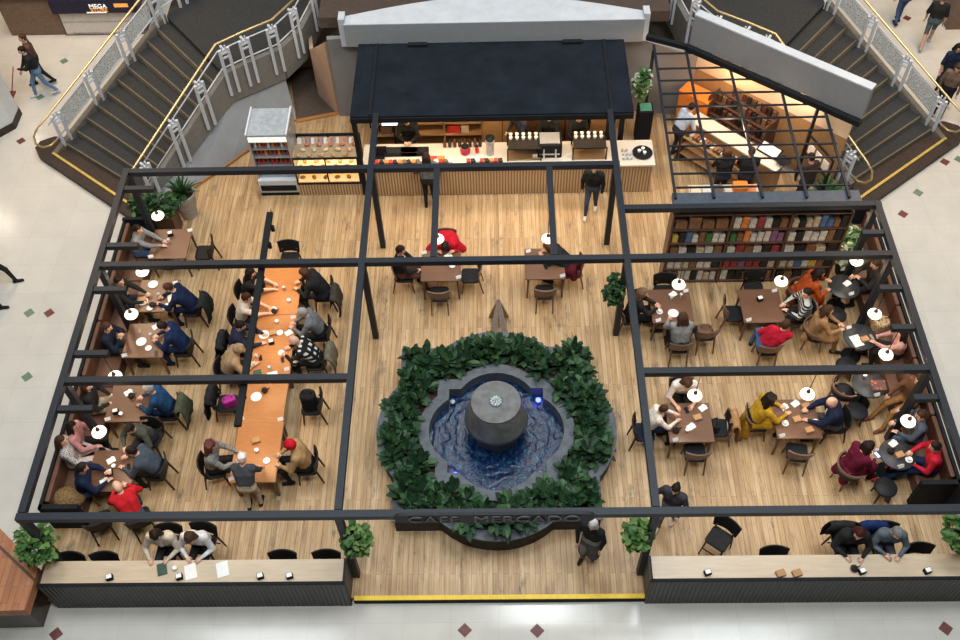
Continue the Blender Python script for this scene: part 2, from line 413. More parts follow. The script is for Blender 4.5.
# ------------------------------------------------------------------ the setting
b = MB(); b.quad((-60, -40, -.15), (60, -40, -.15), (60, 60, -.15), (-60, 60, -.15)); b.mat(1)
def inset(x, y, k):
    b.mat(k); r = .2; b.box((x, y, -.148), (r*1.0, r*1.0, .006), PI/4)
for x, y, k in ((-10.8, 6.75, 1), (-11.29, 6.76, 2), (-10.82, 4.9, 2), (-.65, -1.07, 1), (.74, -1.09, 1), (8.5, -1.1, 1), (-8.57, -1.09, 1), (10.42, 9.56, 1), (-13.22, 12.83, 1), (-13.19, 14.68, 2), (12.0, 11.41, 1), (12.4, 11.5, 2), (11.0, 10.3, 2), (-12.9, 16.3, 2), (12.6, 17.6, 1), (-13.9, 10.3, 1)): inset(x, y, k)
FLOORM = tiles('cream_tile', (.505, .475, .42), (.545, .515, .455), (.43, .4, .35), .92, .16)
struct(b.build('floor', [FLOORM, M('red_inset', (.12, .035, .03), .4), M('green_inset', (.12, .17, .13), .4)]))
PINE = planks('worn_pine', ((.25, .14, .055), (.37, .225, .098), (.44, .275, .128), (.58, .41, .23), (.17, .088, .033), (.07, .048, .03)), .105, 4.4, .5, True, .8, .0035)
deck = [(-9.16, -.47), (9.2, -.47), (9.2, 8.9), (8.7, 9.9), (7.9, 10.75), (7.1, 11.6), (5.7, 13.15), (5.9, 15.2), (-5.9, 15.2), (-5.7, 13.15), (-7.1, 11.6), (-7.9, 10.75), (-8.7, 9.9), (-9.16, 8.9)]
b = MB(); b.prism(deck, -.145, 0); struct(b.build('floor_deck', PINE))
b = MB(); b.box((.02, -.475, -.012), (5.66, .09, .03)); struct(b.build('trim_1', M('yellow_strip', (.75, .5, .04), .5, var=.1)))
b = MB(); b.box((.02, -.505, -.085), (5.66, .06, .12)); struct(b.build('trim_2', BLACKM))

# ---- stairs (two mirrored flights with landing)
OUT = lambda k: Vector((-11.70+.262*(k-1), 12.33+.325*(k-1), 0))
INN = lambda k: Vector((-9.10+.20*(k-1), 10.42+.268*(k-1), 0))
RZ = .17
LAND = [(-9.08, 15.58), (-7.10, 13.10), (-6.52, 13.57), (-5.78, 14.09), (-5.32, 14.9), (-5.0, 16.4), (-4.2, 18.2), (-4.2, 26), (-9.08, 26)]
WALLF = [(-8.9, 9.95), (-7.9, 10.75), (-7.1, 11.6), (-6.3, 12.6), (-5.5, 13.3)]
def mir(p, sx): return (p[0]*-sx+(.1 if sx > 0 else 0), *p[1:]) if False else ((p[0], *p[1:]) if sx < 0 else (.1-p[0], *p[1:]))
def order(f, sx): return f if sx < 0 else tuple(reversed(f))
def flight(sx):
    b = MB(); mm = lambda p: mir(tuple(p), sx)
    for k in range(1, 11):
        o0, o1, i0, i1 = OUT(k), OUT(k+1), INN(k), INN(k+1); z = RZ*k
        lo = [(*p.xy, -.14) for p in (i0, i1, o1, o0)]; hi = [(*p.xy, z) for p in (i0, i1, o1, o0)]
        b.mat(1).add([mm(p) for p in lo+hi], [order(f, sx) for f in ((0, 3, 7, 4), (0, 4, 5, 1), (3, 2, 6, 7), (1, 5, 6, 2))])
        b.mat(0).add([mm(p) for p in hi], [order((0, 1, 2, 3), sx)][:1])
        f = .038*((o1-o0).normalized())
        b.mat(2).add([mm(p) for p in ((*i0.xy, z+.004), (*(i0+f).xy, z+.004), (*(o0+f).xy, z+.004), (*o0.xy, z+.004))], [order((0, 1, 2, 3), sx)])
    L = [mm((x, y)) for x, y in LAND]; L = L if sx < 0 else L[::-1]
    b.mat(0).prism(L, 1.55, 1.87)
    return b
for sx, nm in ((-1, 'staircase'), (1, 'staircase')):
    side = 'left' if sx < 0 else 'right'
    st = thing('staircase', 'grey carpeted stair with pale nosings rising beside the '+('drinks fridge' if sx < 0 else 'book shop')+', on the '+side, 'stairs')
    flight(sx).build('steps', [TREAD, RISER, M('nosing_strip', (.125, .098, .062), .75)], st)
    mm = lambda p: mir(tuple(p), sx)
    # bottom plinth with rounded outer end and lit gold strip
    b = MB(); P = [(-8.75, 9.62), (-9.3, 9.62), (-12.45, 12.05), (-12.62, 12.35), (-12.55, 12.62), (-12.2, 12.8), (-11.8, 12.75), (-11.5, 12.5), (-9.0, 10.5)]
    P = [mm(p) for p in P]; P = P[::-1] if sx < 0 else P
    b.prism(P, -.145, .03); b.build('plinth', PLINTH, st)
    b = MB(); b.bar(mm((-12.05, 12.1, .05)), mm((-9.15, 9.86, .05)), .07, .05); b.build('nosing_strip', M('lit_gold', (.5, .36, .09), .4, .3), st)
    # stringer below the inner edge and the outer edge
    b = MB(); pts = [(-9.15, 10.35, .2), (*INN(6).xy, 1.05), (-7.08, 13.06, 1.93), (-6.5, 13.52, 1.93), (-5.75, 14.04, 1.93), (-5.28, 14.86, 1.93), (-4.95, 16.4, 1.93), (-4.1, 18.2, 1.93)]
    dep = [.3, .75, .95, 1.0, 1.0, 1.0, 1.0, 1.0]
    for k in range(len(pts)-1):
        p, q = Vector(pts[k]), Vector(pts[k+1]); n = Vector((q.y-p.y, p.x-q.x, 0)).normalized()*.1; n = -n if False else n
        vs = [p-n*.5, q-n*.5, q+n, p+n]; lo = [v-Vector((0, 0, dep[k+(i in (1, 2))])) for i, v in enumerate(vs)]
        b.add([mm(v) for v in lo+vs], [order(f, -sx) for f in ((0, 3, 2, 1), (4, 5, 6, 7), (0, 1, 5, 4), (1, 2, 6, 5), (2, 3, 7, 6), (3, 0, 4, 7))])
    b.build('stringer', STRING, st)
    b = MB(); off = Vector((-.13, .105, 0)); p, q = OUT(0)+off*.15, OUT(11)+off*.15
    vs = [p, q, q+off, p+off]; hi = [Vector((*v.xy, z)) for v, z in zip(vs, (.02, 1.93, 1.93, .02))]; lo = [Vector((*v.xy, -.14)) for v in vs]
    b.add([mm(v) for v in lo+hi], [order(f, sx) for f in ((0, 1, 2, 3)[::-1], (4, 5, 6, 7), (0, 1, 5, 4), (1, 2, 6, 5), (2, 3, 7, 6), (3, 0, 4, 7))]); b.build('kerb', M('taupe_kerb', (.13, .11, .085), .7), st)
    # sloping grey wall under the stair
    WF = WALLF if sx < 0 else [(-8.95, 10.0), (-8.5, 11.1), (-7.8, 12.1), (-7.0, 13.1), (-6.3, 13.8)]
    b = MB(); lowl = [(p[0], p[1], p[2]-d) for p, d in zip(pts[:5], dep)]
    fl = [(*p, 0.) for p in WF]
    for k in range(4):
        b.add([mm(p) for p in (fl[k], fl[k+1], lowl[k+1], lowl[k])], [order((0, 1, 2, 3), sx)])
    struct(b.build('wall_'+side, GREYW))
    b = MB()
    for k in range(4): b.bar(mm((*WF[k], .04)), mm((*WF[k+1], .04)), .04, .08)
    struct(b.build('baseboard_'+side, ORANGEW))
    # railings: outer one with ornamental panels, inner one open
    def railing(name, label, line, posts, panel, loop, drop):
        r = thing(name, label, 'railing'); L = [Vector(p) for p in line]
        def at(t):
            k = min(int(t), len(L)-2); return L[k].lerp(L[k+1], t-k)
        top = [mm(p) for p in line]
        if loop: top = [mm(v) for v in loop]+top
        MB().tube(top, .03, 8).build('handrail', BRASS, r)
        rl = MB()
        for dz in (.22, .78):
            rl.tube([mm((p[0], p[1], p[2]-dz)) for p in line], .02, 6)
        rl.build('lower_rail', WHITE, r)
        for t in posts:
            c = at(t); d = (at(min(t+.05, len(L)-1))-at(max(t-.05, 0))); d.z = 0; d.normalize(); pb = MB()
            off = Vector((d.y, -d.x, 0))*(.09 if panel else .17); c0 = c; c = c+off
            for s in (-.12, .12): q = c+d*s; pb.bar(mm((q.x, q.y, q.z-.1)), mm((q.x, q.y, q.z-drop)), .068, .068)
            pb.bar(mm(c-d*.12-Vector((0, 0, .22))), mm(c+d*.12-Vector((0, 0, .22))), .06, .05); pb.bar(mm(c-d*.1-Vector((0, 0, .36))), mm(c+d*.1-Vector((0, 0, .36))), .05, .04)
            for s in (-.05, .05): q = c+d*s; pb.bar(mm((q.x, q.y, q.z-.22)), mm((q.x, q.y, q.z-.01)), .035, .035)
            if not panel: pb.bar(mm(c0-Vector((0, 0, .1))), mm(c-Vector((0, 0, .16))), .06, .05)
            pb.build('post', WHITE, r)
        if panel:
            for k in range(len(posts)-1):
                a, c = at(posts[k]+.04), at(posts[k+1]-.04); pn = MB()
                pn.slab([mm((a.x, a.y, a.z-.76)), mm((c.x, c.y, c.z-.76)), mm((c.x, c.y, c.z-.26)), mm((a.x, a.y, a.z-.26))], .02); pn.build('panel', PANELM, r)
        return r
    m_, nt, bs = nodes('lace_panel_'+side)
    vor = nt.nodes.new('ShaderNodeTexVoronoi'); vor.feature = 'DISTANCE_TO_EDGE'; vor.inputs['Scale'].default_value = 15; nt.links.new(coords(nt), vor.inputs['Vector'])
    nt.links.new(ramp(nt, vor.outputs['Distance'], [(.08, (.58, .57, .53)), (.22, (.34, .32, .28))]), bs.inputs['Base Color']); bs.inputs['Roughness'].default_value = .6
    PANELM = m_
    o0, o1 = OUT(.6), OUT(11)
    ol = [(o0.x-.1, o0.y+.08, 1.12), (o1.x-.1, o1.y+.08, 2.9), (-8.7, 16.2, 2.95), (-8.2, 20, 2.95)]
    e = Vector(ol[0]); dr = Vector((-.65, -.8, 0))*.55
    lp = [(e.x+.02, e.y-.02, e.z-.75), (e.x-.1, e.y-.16, e.z-.8), (e.x-.24, e.y-.32, e.z-.72), (e.x-.33, e.y-.42, e.z-.5), (e.x-.3, e.y-.38, e.z-.26), (e.x-.18, e.y-.22, e.z-.1)]
    railing('stair_railing', 'white ornamental railing with brass handrail, outer edge of the '+side+' stair', ol, (.06, .36, .66, .95, 1.9, 2.4), True, lp, 1.12)
    il = [(-9.1, 10.42, 1.14), (-7.08, 13.08, 2.8), (-6.5, 13.54, 2.8), (-5.76, 14.06, 2.8), (-5.29, 14.9, 2.8), (-4.97, 16.4, 2.8), (-4.15, 18.2, 2.8)]
    e = Vector(il[0]); lp = [(e.x+.02, e.y-.05, e.z-.72), (e.x-.08, e.y-.2, e.z-.76), (e.x-.2, e.y-.36, e.z-.66), (e.x-.27, e.y-.44, e.z-.45), (e.x-.24, e.y-.38, e.z-.22), (e.x-.12, e.y-.2, e.z-.08)]
    railing('stair_railing', 'white paired-post railing with brass handrail, inner edge of the '+side+' stair', il, (.05, .4, .72, 1.15, 1.95, 2.85, 3.7, 4.6, 5.4), False, lp, 1.55)
# ---- fascia of the landing above the counter, end walls, doorway
b = MB(); n = 14; back = [(-3.75+7.6*k/n, 13.55+.75*math.sin(PI*k/n)) for k in range(n+1)]
b.prism([(-3.75, 13.2), (3.85, 13.2)]+back[::-1], 2.55, 3.23); b.box((-3.8, 13.4, 2.95), (.16, .34, .82)); b.box((3.9, 13.4, 2.95), (.16, .34, .82))
b.mat(1); b.box((.05, 13.195, 2.9), (7.6, .01, .64)); struct(b.build('wall_fascia', [LGREY, M('grey_fascia', (.27, .27, .265), .7, var=.05)]))
b = MB(); b.prism([(-4.6, 14.35), (4.7, 14.35), (4.7, 27), (-4.6, 27)], 2.3, 2.62); struct(b.build('floor_landing', M('brown_carpet', (.06, .042, .032), .8)))
b = MB(); b.slab([(-4.3, 13.6, 0), (-3.3, 13.7, 0), (-3.3, 13.7, 2.55), (-4.3, 13.6, 2.6)], -.15); b.slab([(3.3, 13.7, 0), (5.5, 13.35, 0), (5.5, 13.35, 2.0), (3.3, 13.7, 2.55)], -.15); struct(b.build('wall_back', GREYW))
b = MB(); b.slab([(-4.9, 14.4, 0), (-4.3, 13.6, 0), (-4.3, 13.6, 2.45), (-4.9, 14.4, 1.6)], -.1); b.slab([(-5.15, 15.75, 0), (-4.9, 14.4, 0), (-4.9, 14.4, 1.6), (-5.15, 15.75, 1.2)], -.1); b.slab([(-6.0, 15.6, 0), (-5.15, 15.75, 0), (-5.15, 15.75, 1.2), (-6.0, 15.6, 1.2)], -.1)
struct(b.build('wall_doorway', [M('tan_paint', (.45, .3, .21), .7, var=.05), M('brown_paint', (.13, .08, .055), .7)]))
b = MB(); b.prism([(-5.5, 13.3), (-4.3, 13.6), (-4.9, 14.4), (-5.15, 15.75), (-6.0, 15.6)], .002, .012); struct(b.build('floor_doorway', M('brown_mat', (.075, .05, .035), .9)))
b = MB(); b.bar((-5.5, 13.26, .02), (-4.3, 13.58, .02), .12, .04); struct(b.build('trim_3', ORANGEW))

# ---- half walls behind the side benches
for sx, side in ((-1, 'west'), (1, 'east')):
    b = MB(); x = 9.08*sx+(.05 if sx > 0 else 0)
    b.box((x, 4.95, .44), (.07, 7.8, .92)); b.box((x-.36*sx, 8.78, .47), (.78, .08, 1.0)); b.box((x-.36*sx, 1.1 if sx < 0 else 1.45, .45), (.78, .1, .9))
    struct(b.build('wall_'+side, BLACKM))
# ------------------------------------------------------------------ pergola
pg = thing('pergola', 'black metal pergola frame standing over the whole cafe seating deck', 'pergola')
H = 2.7; XL, XR, XP = -8.41, 8.35, 2.79
def beam(a, c, w=.135): dz = .006 if a[0] == c[0] else 0.; MB().bar((*a, H+dz), (*c, H+dz), w, w).build('beam', BLACK, pg)
beam((XL-.08, 0), (XR+1.6, 0)); beam((XL, 8.59), (XP+.08, 8.59)); beam((XP, 7.22), (XR+.08, 7.22)); beam((XL, 5.8), (XR, 5.8)); beam((XL, 2.88), (-XP, 2.88)); beam((XP, 2.93), (XR, 2.93))
beam((XL, .08), (XL, 8.67)); beam((XR, .08), (XR, 7.3)); beam((-XP, .08), (-XP, 10.4)); beam((XP, .08), (XP, 10.4)); beam((-1.28, 5.88), (-1.28, 8.51)); beam((1.27, 5.88), (1.27, 8.51))
for x, y in ((-XP, 0), (XP, 0), (-XP, 5.8), (XP, 5.8), (-XP, 8.59), (XP, 8.59), (XL, 0), (XL, 2.88), (XL, 5.8), (XL, 8.59), (XR, 2.93), (XR, 5.8), (XR, 7.22)):
    MB().bar((x, y, 0.), (x, y, H-.07), .13, .13, up=(0, 1, 0)).build('post', BLACK, pg)
for y in (8.05, 6.35, 5.14, 3.52, 2.24): MB().bar((XL+.08, y, H), (-7.66, y, H), .12, .12).build('bracket', BLACK, pg)
for y in (6.4, 4.9, 3.9, 2.27): MB().bar((XR-.08, y, H), (7.83, y, H), .12, .12).build('bracket', BLACK, pg)
# blue-grey header and trellis over the shop
b = thing('shop_trellis', 'black open grid trellis roof above the book shop', 'trellis')
def tb(a, c, w=.045): MB().bar(a, c, w, w).build('bar', BLACK, b)
for p_, q_ in (((4.08, 12.76), (4.0, 7.45)), ((4.86, 12.74), (4.84, 7.45)), ((5.84, 12.08), (5.9, 7.44)), ((6.96, 11.33), (6.86, 7.42)), ((7.84, 10.72), (7.78, 7.4))): tb((*q_, 2.76), (*p_, 2.76), .055)
for k, y in enumerate((12.45, 11.87, 11.42, 10.94, 10.47, 10.03, 9.57, 9.12, 8.68, 8.23, 7.8)): tb((4.05, y, 2.74), (5.6 if k == 0 else 6.3 if k == 1 else 7.0 if k == 2 else 7.75 if k == 3 else 7.88, y, 2.74), .036)
tb((5.9, 12.3, 2.8), (7.7, 10.75, 2.8), .05)
MB().box((6.0, 7.48, 2.66), (4.1, .36, .12)).build('header', M('blue_grey_metal', (.05, .065, .085), .45), b)
for x in (4.3, 7.88): MB().bar((x, 7.55, 0), (x, 7.55, 2.6), .08, .08, up=(0, 1, 0)).build('post', BLACK, b)
MB().bar((4.06, 12.6, 0), (4.06, 12.6, 2.73), .07, .07, up=(0, 1, 0)).build('post', BLACK, b); MB().bar((7.9, 10.8, 0), (7.9, 10.8, 2.73), .07, .07, up=(0, 1, 0)).build('post', BLACK, b)
# slanted shop fascia panel on the right
b = thing('shop_fascia', 'long grey fascia panel slanting above the book shop back wall', 'fascia')
MB().slab([(4.92, 12.55, 2.95), (8.5, 9.7, 2.95), (8.5, 9.7, 3.78), (4.92, 12.55, 3.78)], .22).build('panel', [M('grey_panel', (.215, .22, .225), .6, var=.05)], b)
MB().bar((5.0, 12.66, 3.79), (8.58, 9.8, 3.79), .24, .03).build('cap', LGREY, b)
MB().bar((3.9, 12.95, 2.88), (4.95, 12.5, 2.86), .12, .12).bar((4.9, 12.5, 2.86), (8.5, 9.64, 2.86), .14, .14).build('lower_rail', BLACKM, b)
# canopy
b = thing('canopy', 'flat black canvas canopy over the service counter', 'canopy')
MB().box((-.03, 11.78, 2.62), (6.8, 2.76, .08)).build('roof', CANOPY, b)
MB().box((-.03, 10.39, 2.55), (6.8, .06, .14)).build('valance', BLACKM, b)
for x in (-2.95, 2.85): MB().box((x, 11.78, 2.675), (.07, 2.7, .04)).build('seam', BLACKM, b)
for x, y in ((-3.36, 10.45), (3.3, 11.5), (-3.36, 13.0), (3.3, 13.0)): MB().bar((x, y, 0), (x, y, 2.58), .12, .12, up=(0, 1, 0)).build('post', BLACKM, b)
for x in (-1.9, 2.05): MB().box((x, 13.05, 2.7), (.5, .12, .06)).build('clamp', BLACKM, b)
# pendants
def mk_pendant():
    t = thing('pendant_lamp', 'x', 'lamp')
    b = MB(); b.lathe((0, 0, 0), [(.02, .065), (.05, .062), (.1, .042), (.138, .01), (.146, -.025), (.13, -.05), (.08, -.064), (.0, -.068)][::-1], 20); b.build('shade', M('opal_glass', (.9, .86, .78), .3, var=.0, emit=(1., .8, .58), es=2.0), t)
    MB().lathe((0, 0, 0), [(.0, .13), (.03, .125), (.045, .075), (.045, .055)][::-1], 10).build('cap', M('bronze_cap', (.08, .05, .035), .4), t)
    MB().tube([(0, 0, .12), (0, 0, H-.08-1.86)], .008, 5).build('cord', BLACKM, t)
    return t
PL = []
for x, y, z, lab in ((-7.84, 8.05, 1.84, 'table of the grey sweater man'), (-7.84, 6.35, 1.86, 'table of the man in the navy suit'), (-7.82, 5.14, 1.88, 'table with two people in dark navy jumpers'), (-7.8, 3.52, 1.9, 'table of the grey-haired man in blue'), (-7.84, 2.24, 1.86, 'crowded table with the red jumper'),
        (8.0, 7.85, 1.86, 'end of the bookshelf'), (7.95, 6.36, 1.86, 'round table of the rust-orange jumper'), (8.0, 4.9, 1.86, 'round table of the tan-coat woman'), (7.98, 3.86, 1.86, 'empty-chaired round table'), (8.02, 2.28, 1.86, 'round table of the red-jumper man'),
        (4.0, 5.8, 1.82, 'table with the long-haired woman in black'), (6.2, 5.8, 1.88, 'table of the striped jumper'), (3.97, 2.93, 1.86, 'table of the woman in a white blouse'), (6.2, 2.93, 1.86, 'table of the mustard coat'),
        (-1.28, 7.2, 1.84, 'table with the red jacket'), (1.22, 7.2, 1.8, 'table with the maroon chair')):
    PL.append((x, y, z)); place('pendant', mk_pendant, 'lit white glass pendant lamp hanging over the '+lab, 'lamp', (x, y, z), 0, 'white pendant lamps')
# light rail over the communal table
b = thing('track_light', 'long black track light hanging over the communal oak table', 'track light')
MB().bar((-5.0, 7.45, 2.5), (-4.9, 1.95, 2.5), .13, .08).build('rail', BLACKM, b)
TL = []
for y in (7.1, 6.6, 5.5, 4.3, 2.7):
    MB().lathe((-4.92+.0, y, 2.36), [(.0, -.06), (.045, -.06), (.05, .08), (.02, .1)], 10).build('spot_head', BLACKM, b); TL.append(y)
for y in (7.4, 5.8, 2.9): MB().tube([(-4.95, y, 2.53), (-4.95, y, 2.66)], .01, 5).build('hanger', BLACKM, b)
# sign on the front beam
def text(s, size, loc, mat, parent, name='lettering', rot=(PI/2, 0, 0), ext=.01, sx=1., align='CENTER'):
    c = bpy.data.curves.new('t', 'FONT'); c.body = s; c.size = size; c.extrude = ext; c.align_x = align; c.align_y = 'CENTER'
    o = bpy.data.objects.new('t', c); COL.objects.link(o); dg = bpy.context.evaluated_depsgraph_get()
    me = bpy.data.meshes.new_from_object(o.evaluated_get(dg)); bpy.data.objects.remove(o)
    m = Matrix.Translation(loc)@Matrix(((1, 0, 0, 0), (0, 1, 0, 0), (0, 0, 1, 0), (0, 0, 0, 1)))
    from mathutils import Euler
    me.transform(Matrix.Translation(loc)@Euler(rot).to_matrix().to_4x4()@Matrix.Diagonal((sx, 1, 1, 1)))
    me.materials.clear(); me.materials.append(mat)
    o = bpy.data.objects.new(name, me); COL.objects.link(o)
    if parent: o.parent = parent
    return o
b = thing('cafe_sign', 'dark raised CAFE MERCADO sign board mounted on the front pergola beam', 'sign')
P = []
for cx, a0 in ((1.55, -90), (-1.63, 90)):
    for k in range(7): a = rad(a0+30*k); P.append((cx+.15*math.cos(a), 2.83+.15*math.sin(a)))
vb = MB(); n = len(P); vb.add([(x, -.1, z) for x, z in P]+[(x, -.16, z) for x, z in P], [tuple(reversed(range(n))), tuple(range(n, 2*n))]+[(i, (i+1) % n, n+(i+1) % n, n+i) for i in range(n)]); vb.build('board', M('sign_black', (.022, .024, .028), .5), b)
text('CAFE  MERCADO', .3, (-.04, -.17, 2.83), M('sign_grey', (.06, .062, .062), .5), b, sx=1.3, ext=.015)

# ------------------------------------------------------------------ fountain and its planter
CX, CY = 0.0, 2.98
def quat(h, reach, cw, n=10):
    sg = reach-h; r = (cw*cw+sg*sg)/(2*sg); a = math.asin(min(1, cw/r)); P = []
    for q in range(4):
        t = q*PI/2-PI/2; ca, sa = math.cos(t+PI/2), math.sin(t+PI/2)
        loc = [(-h, -h)]+[(r*math.sin(-a+2*a*k/n), -(reach-r)-r*math.cos(-a+2*a*k/n)) for k in range(n+1)]
        P += [(CX+x*ca-y*sa, CY+x*sa+y*ca) for x, y in loc]
    return P
f = thing('fountain', 'clover-shaped stone fountain with blue pool inside a raised planter ring', 'fountain')
MB().ring(quat(2.06, 2.5, 1.13), quat(1.9, 2.34, 1.05), 0, .5).build('outer_wall', STONED, f)
MB().ring(quat(2.1, 2.54, 1.15), quat(1.88, 2.32, 1.04), .5, .54).build('wall_cap', STONE, f)
MB().ring(quat(1.9, 2.34, 1.05), quat(1.27, 1.66, .85), .02, .42).build('soil', M('soil', (.05, .022, .016), .95, bmp=.5), f)
MB().ring(quat(1.27, 1.66, .85), quat(1.02, 1.43, .76), .0, .52).build('coping', STONE, f)
MB().prism(quat(1.03, 1.44, .765), .0, .05).build('basin', M('dark_basin', (.006, .012, .035), .5), f)
m, nt, bs = nodes('blue_water'); w = noise(nt, coords(nt, (1.6, 1, 1)), 7, 5, .7); v2 = nt.nodes.new('ShaderNodeTexWave'); v2.wave_type = 'RINGS'; v2.rings_direction = 'Z'
v2.inputs['Scale'].default_value = 1.3; v2.inputs['Distortion'].default_value = 9; v2.inputs['Detail Scale'].default_value = 2.; nt.links.new(coords(nt), v2.inputs['Vector'])
nt.links.new(ramp(nt, w, [(.4, (.002, .006, .03)), (.55, (.005, .02, .055)), (.66, (.02, .07, .11)), (.74, (.13, .22, .26))]), bs.inputs['Base Color']); bs.inputs['Roughness'].default_value = .2; bs.inputs['Specular IOR Level'].default_value = .25
bump(nt, bs, mix(nt, .5, w, v2.outputs['Fac']), .35, .03)
MB().prism([(x-CX, y-CY) for x, y in quat(1.025, 1.435, .763)], .1, .24).build('water', m, f, (CX, CY, 0))
MB().lathe((CX, CY+.12, 0), [(.48, .1), (.58, .6), (.67, .8), (.65, .88), (.51, 1.38)], 40).lathe((CX, CY+.12, 0), [(.51, 1.38), (.51, 1.42)], 40, False).build('drum', M('wet_slate', (.11, .11, .105), .5, var=.3, scale=5, bmp=.2), f)
j = MB(); j.lathe((CX, CY+.12, 1.42), [(.11, 0), (.13, .02), (.1, .05), (.06, .05), (.05, .01)], 16)
for k in range(9):
    a = k*.7; j.tube([(CX, CY+.12, 1.45), (CX+.06*math.cos(a), CY+.12+.06*math.sin(a), 1.55), (CX+.15*math.cos(a), CY+.12+.15*math.sin(a), 1.43)], [.012, .012, .004], 5)
j.build('water_jet', M('splash', (.45, .5, .5), .15), f)
BL = []
for x, y in ((.92, 3.82), (-.86, 2.02), (.9, 2.02), (-.95, 3.8)):
    MB().lathe((x, y, .3), [(.055, 0), (.06, .03), (.03, .045), (0, .045)], 12).build('pool_light', M('blue_lamp', (.1, .1, .6), .3, emit=(.05, .07, 1.), es=9) if (x, y) not in ((-.95, 3.8), (.9, 2.02)) else M('dull_lamp', (.3, .32, .36), .3), f);
    if (x, y) not in ((-.95, 3.8), (.9, 2.02)): BL.append((x, y))
# planting: one broad-leaved plant built four ways, copied round the ring
LEAF = [M('leaf_green', (.014, .04, .016), .55, var=.45, scale=5, spec=.25), M('leaf_light', (.026, .068, .022), .55, var=.3, scale=5)]
def rosette(seed, n=26, L=.38, W=.058, up=.72, mats=None, h0=.0):
    r = random.Random(seed); b = MB()
    for k in range(n):
        a = k*2.4+r.uniform(-.3, .3); e = r.uniform(.15, 1.25)*up*1.4; l = L*r.uniform(.65, 1.1); w = W*r.uniform(.8, 1.2); b.mat(0 if r.random() < .78 else 1)
        ca, sa = math.cos(a), math.sin(a); z0 = h0+r.uniform(0, .12); pts = []
        for t, ww in ((0, .12), (.2, .5), (.5, 1), (.78, .75), (1, .02)):
            x = l*t*math.cos(e)*(1-.12*t)+.03; z = z0+l*(t*math.sin(e)-.42*t*t*math.cos(e)); pts.append((x, z, w*ww))
        vs = []
        for x, z, ww in pts:
            for s, dz in ((-1, .012), (0, -.012), (1, .012)): vs.append((x*ca-s*ww*sa, x*sa+s*ww*ca, z+dz+.0))
        fs = []
        for i in range(4): fs += [(3*i, 3*i+1, 3*i+4, 3*i+3), (3*i+1, 3*i+2, 3*i+5, 3*i+4)]
        b.add(vs, fs, True)
    return b.mesh('leafy_plant', mats or LEAF)
LM = [rosette(s) for s in range(5)]
def inpoly(x, y, P):
    c = False
    for i in range(len(P)):
        (x1, y1), (x2, y2) = P[i-1], P[i]
        if (y1 > y) != (y2 > y) and x < (x2-x1)*(y-y1)/(y2-y1)+x1: c = not c
    return c
Po, Pi = quat(1.92, 2.3, 1.06), quat(1.42, 1.82, .93); pl = []; rr = random.Random(3)
for _ in range(6000):
    x, y = rr.uniform(-2.4, 2.4), CY+rr.uniform(-2.4, 2.4)
    if inpoly(x, y, Po) and not inpoly(x, y, Pi) and all((x-a)**2+(y-c)**2 > .05 for a, c in pl): pl.append((x, y))
for x, y in pl:
    o = bpy.data.objects.new('leafy_plant', LM[rr.randrange(5)]); COL.objects.link(o); o.location = (x, y, .44+rr.uniform(0, .08)+(.1 if y-CY < -abs(x) else 0)); o.rotation_euler.z = rr.uniform(0, 6.3); o.scale = (rr.uniform(.85, 1.2),)*3
    sd = 'front' if y-CY < -abs(x) else 'far' if y-CY > abs(x) else 'left' if x < 0 else 'right'
    tag(o, f'dark green broad-leaved plant in the {sd} side of the fountain planter', 'plant', f'broad-leaved plants in the {sd} side of the planter')
# wooden wedge standing behind the fountain
b = thing('easel_stand', 'pointed grey wooden folding stand behind the fountain planter', 'stand')
WG = wood('grey_wood', (.2, .15, .12), (.36, .29, .24), .6)
for s in (-1, 1): MB().slab([(.08+.27*s, 5.5, .02), (.08+.1*s, 5.56, .02), (.08+.0*s, 5.9, .9), (.08+.03*s, 6.02, 1.12)], .05*s).build('panel', WG, b)
MB().slab([(-.16, 6.3, .02), (.32, 6.3, .02), (.1, 6.02, 1.06), (.06, 6.02, 1.06)], .04).build('rear_panel', WG, b)

# ------------------------------------------------------------------ tables, chairs, benches
def legs4(t, hx, hy, z, w0, w1, mat, splay=0.):
    for sx in (-1, 1):
        for sy in (-1, 1): MB().bar((sx*hx, sy*hy, z), (sx*(hx+splay), sy*(hy+splay), 0), w0, w0, w1, w1, up=(0, 1, 0)).build('leg', mat, t)
def mk_square(wd=.93, dp=.95, top=TABLEW, leg=WALNUT):
    def f():
        t = thing('table', 'x', 'table'); MB().rbox((0, 0, .735), (wd, dp, .03), .02).build('tabletop', top, t)
        MB().box((0, 0, .69), (wd-.14, dp-.14, .06)).build('apron', leg, t); legs4(t, wd/2-.07, dp/2-.07, .72, .055, .035, leg, .02); return t
    return f
def mk_round():
    t = thing('round_table', 'x', 'table'); MB().lathe((0, 0, .72), [(.345, 0), (.36, .008), (.36, .022), (.35, .03), (0, .03)], 32).build('tabletop', M('black_laminate', (.022, .025, .028), .4), t)
    MB().lathe((0, 0, 0), [(.035, .03), (.035, .72)], 12).build('column', BLACKM, t); MB().lathe((0, 0, 0), [(.22, 0), (.22, .015), (.05, .04), (.04, .06)], 24).build('base', BLACKM, t); return t
G1 = 'walnut tables by the left bench'
for y, lab in ((8.13, 'by the leafy corner, set before the man in a grey sweater'), (6.53, 'between the navy suit man and a dark-haired man'), (5.25, 'between two people in dark navy jumpers'), (3.6, 'before the grey-haired man in blue'), (1.97, 'crowded by the red jumper and its neighbours')):
    place('sq', mk_square(), 'square walnut table '+lab, 'table', (-7.86 if y > 3 else -7.88, y, 0), 0, G1)
G2 = 'walnut tables on the open deck'
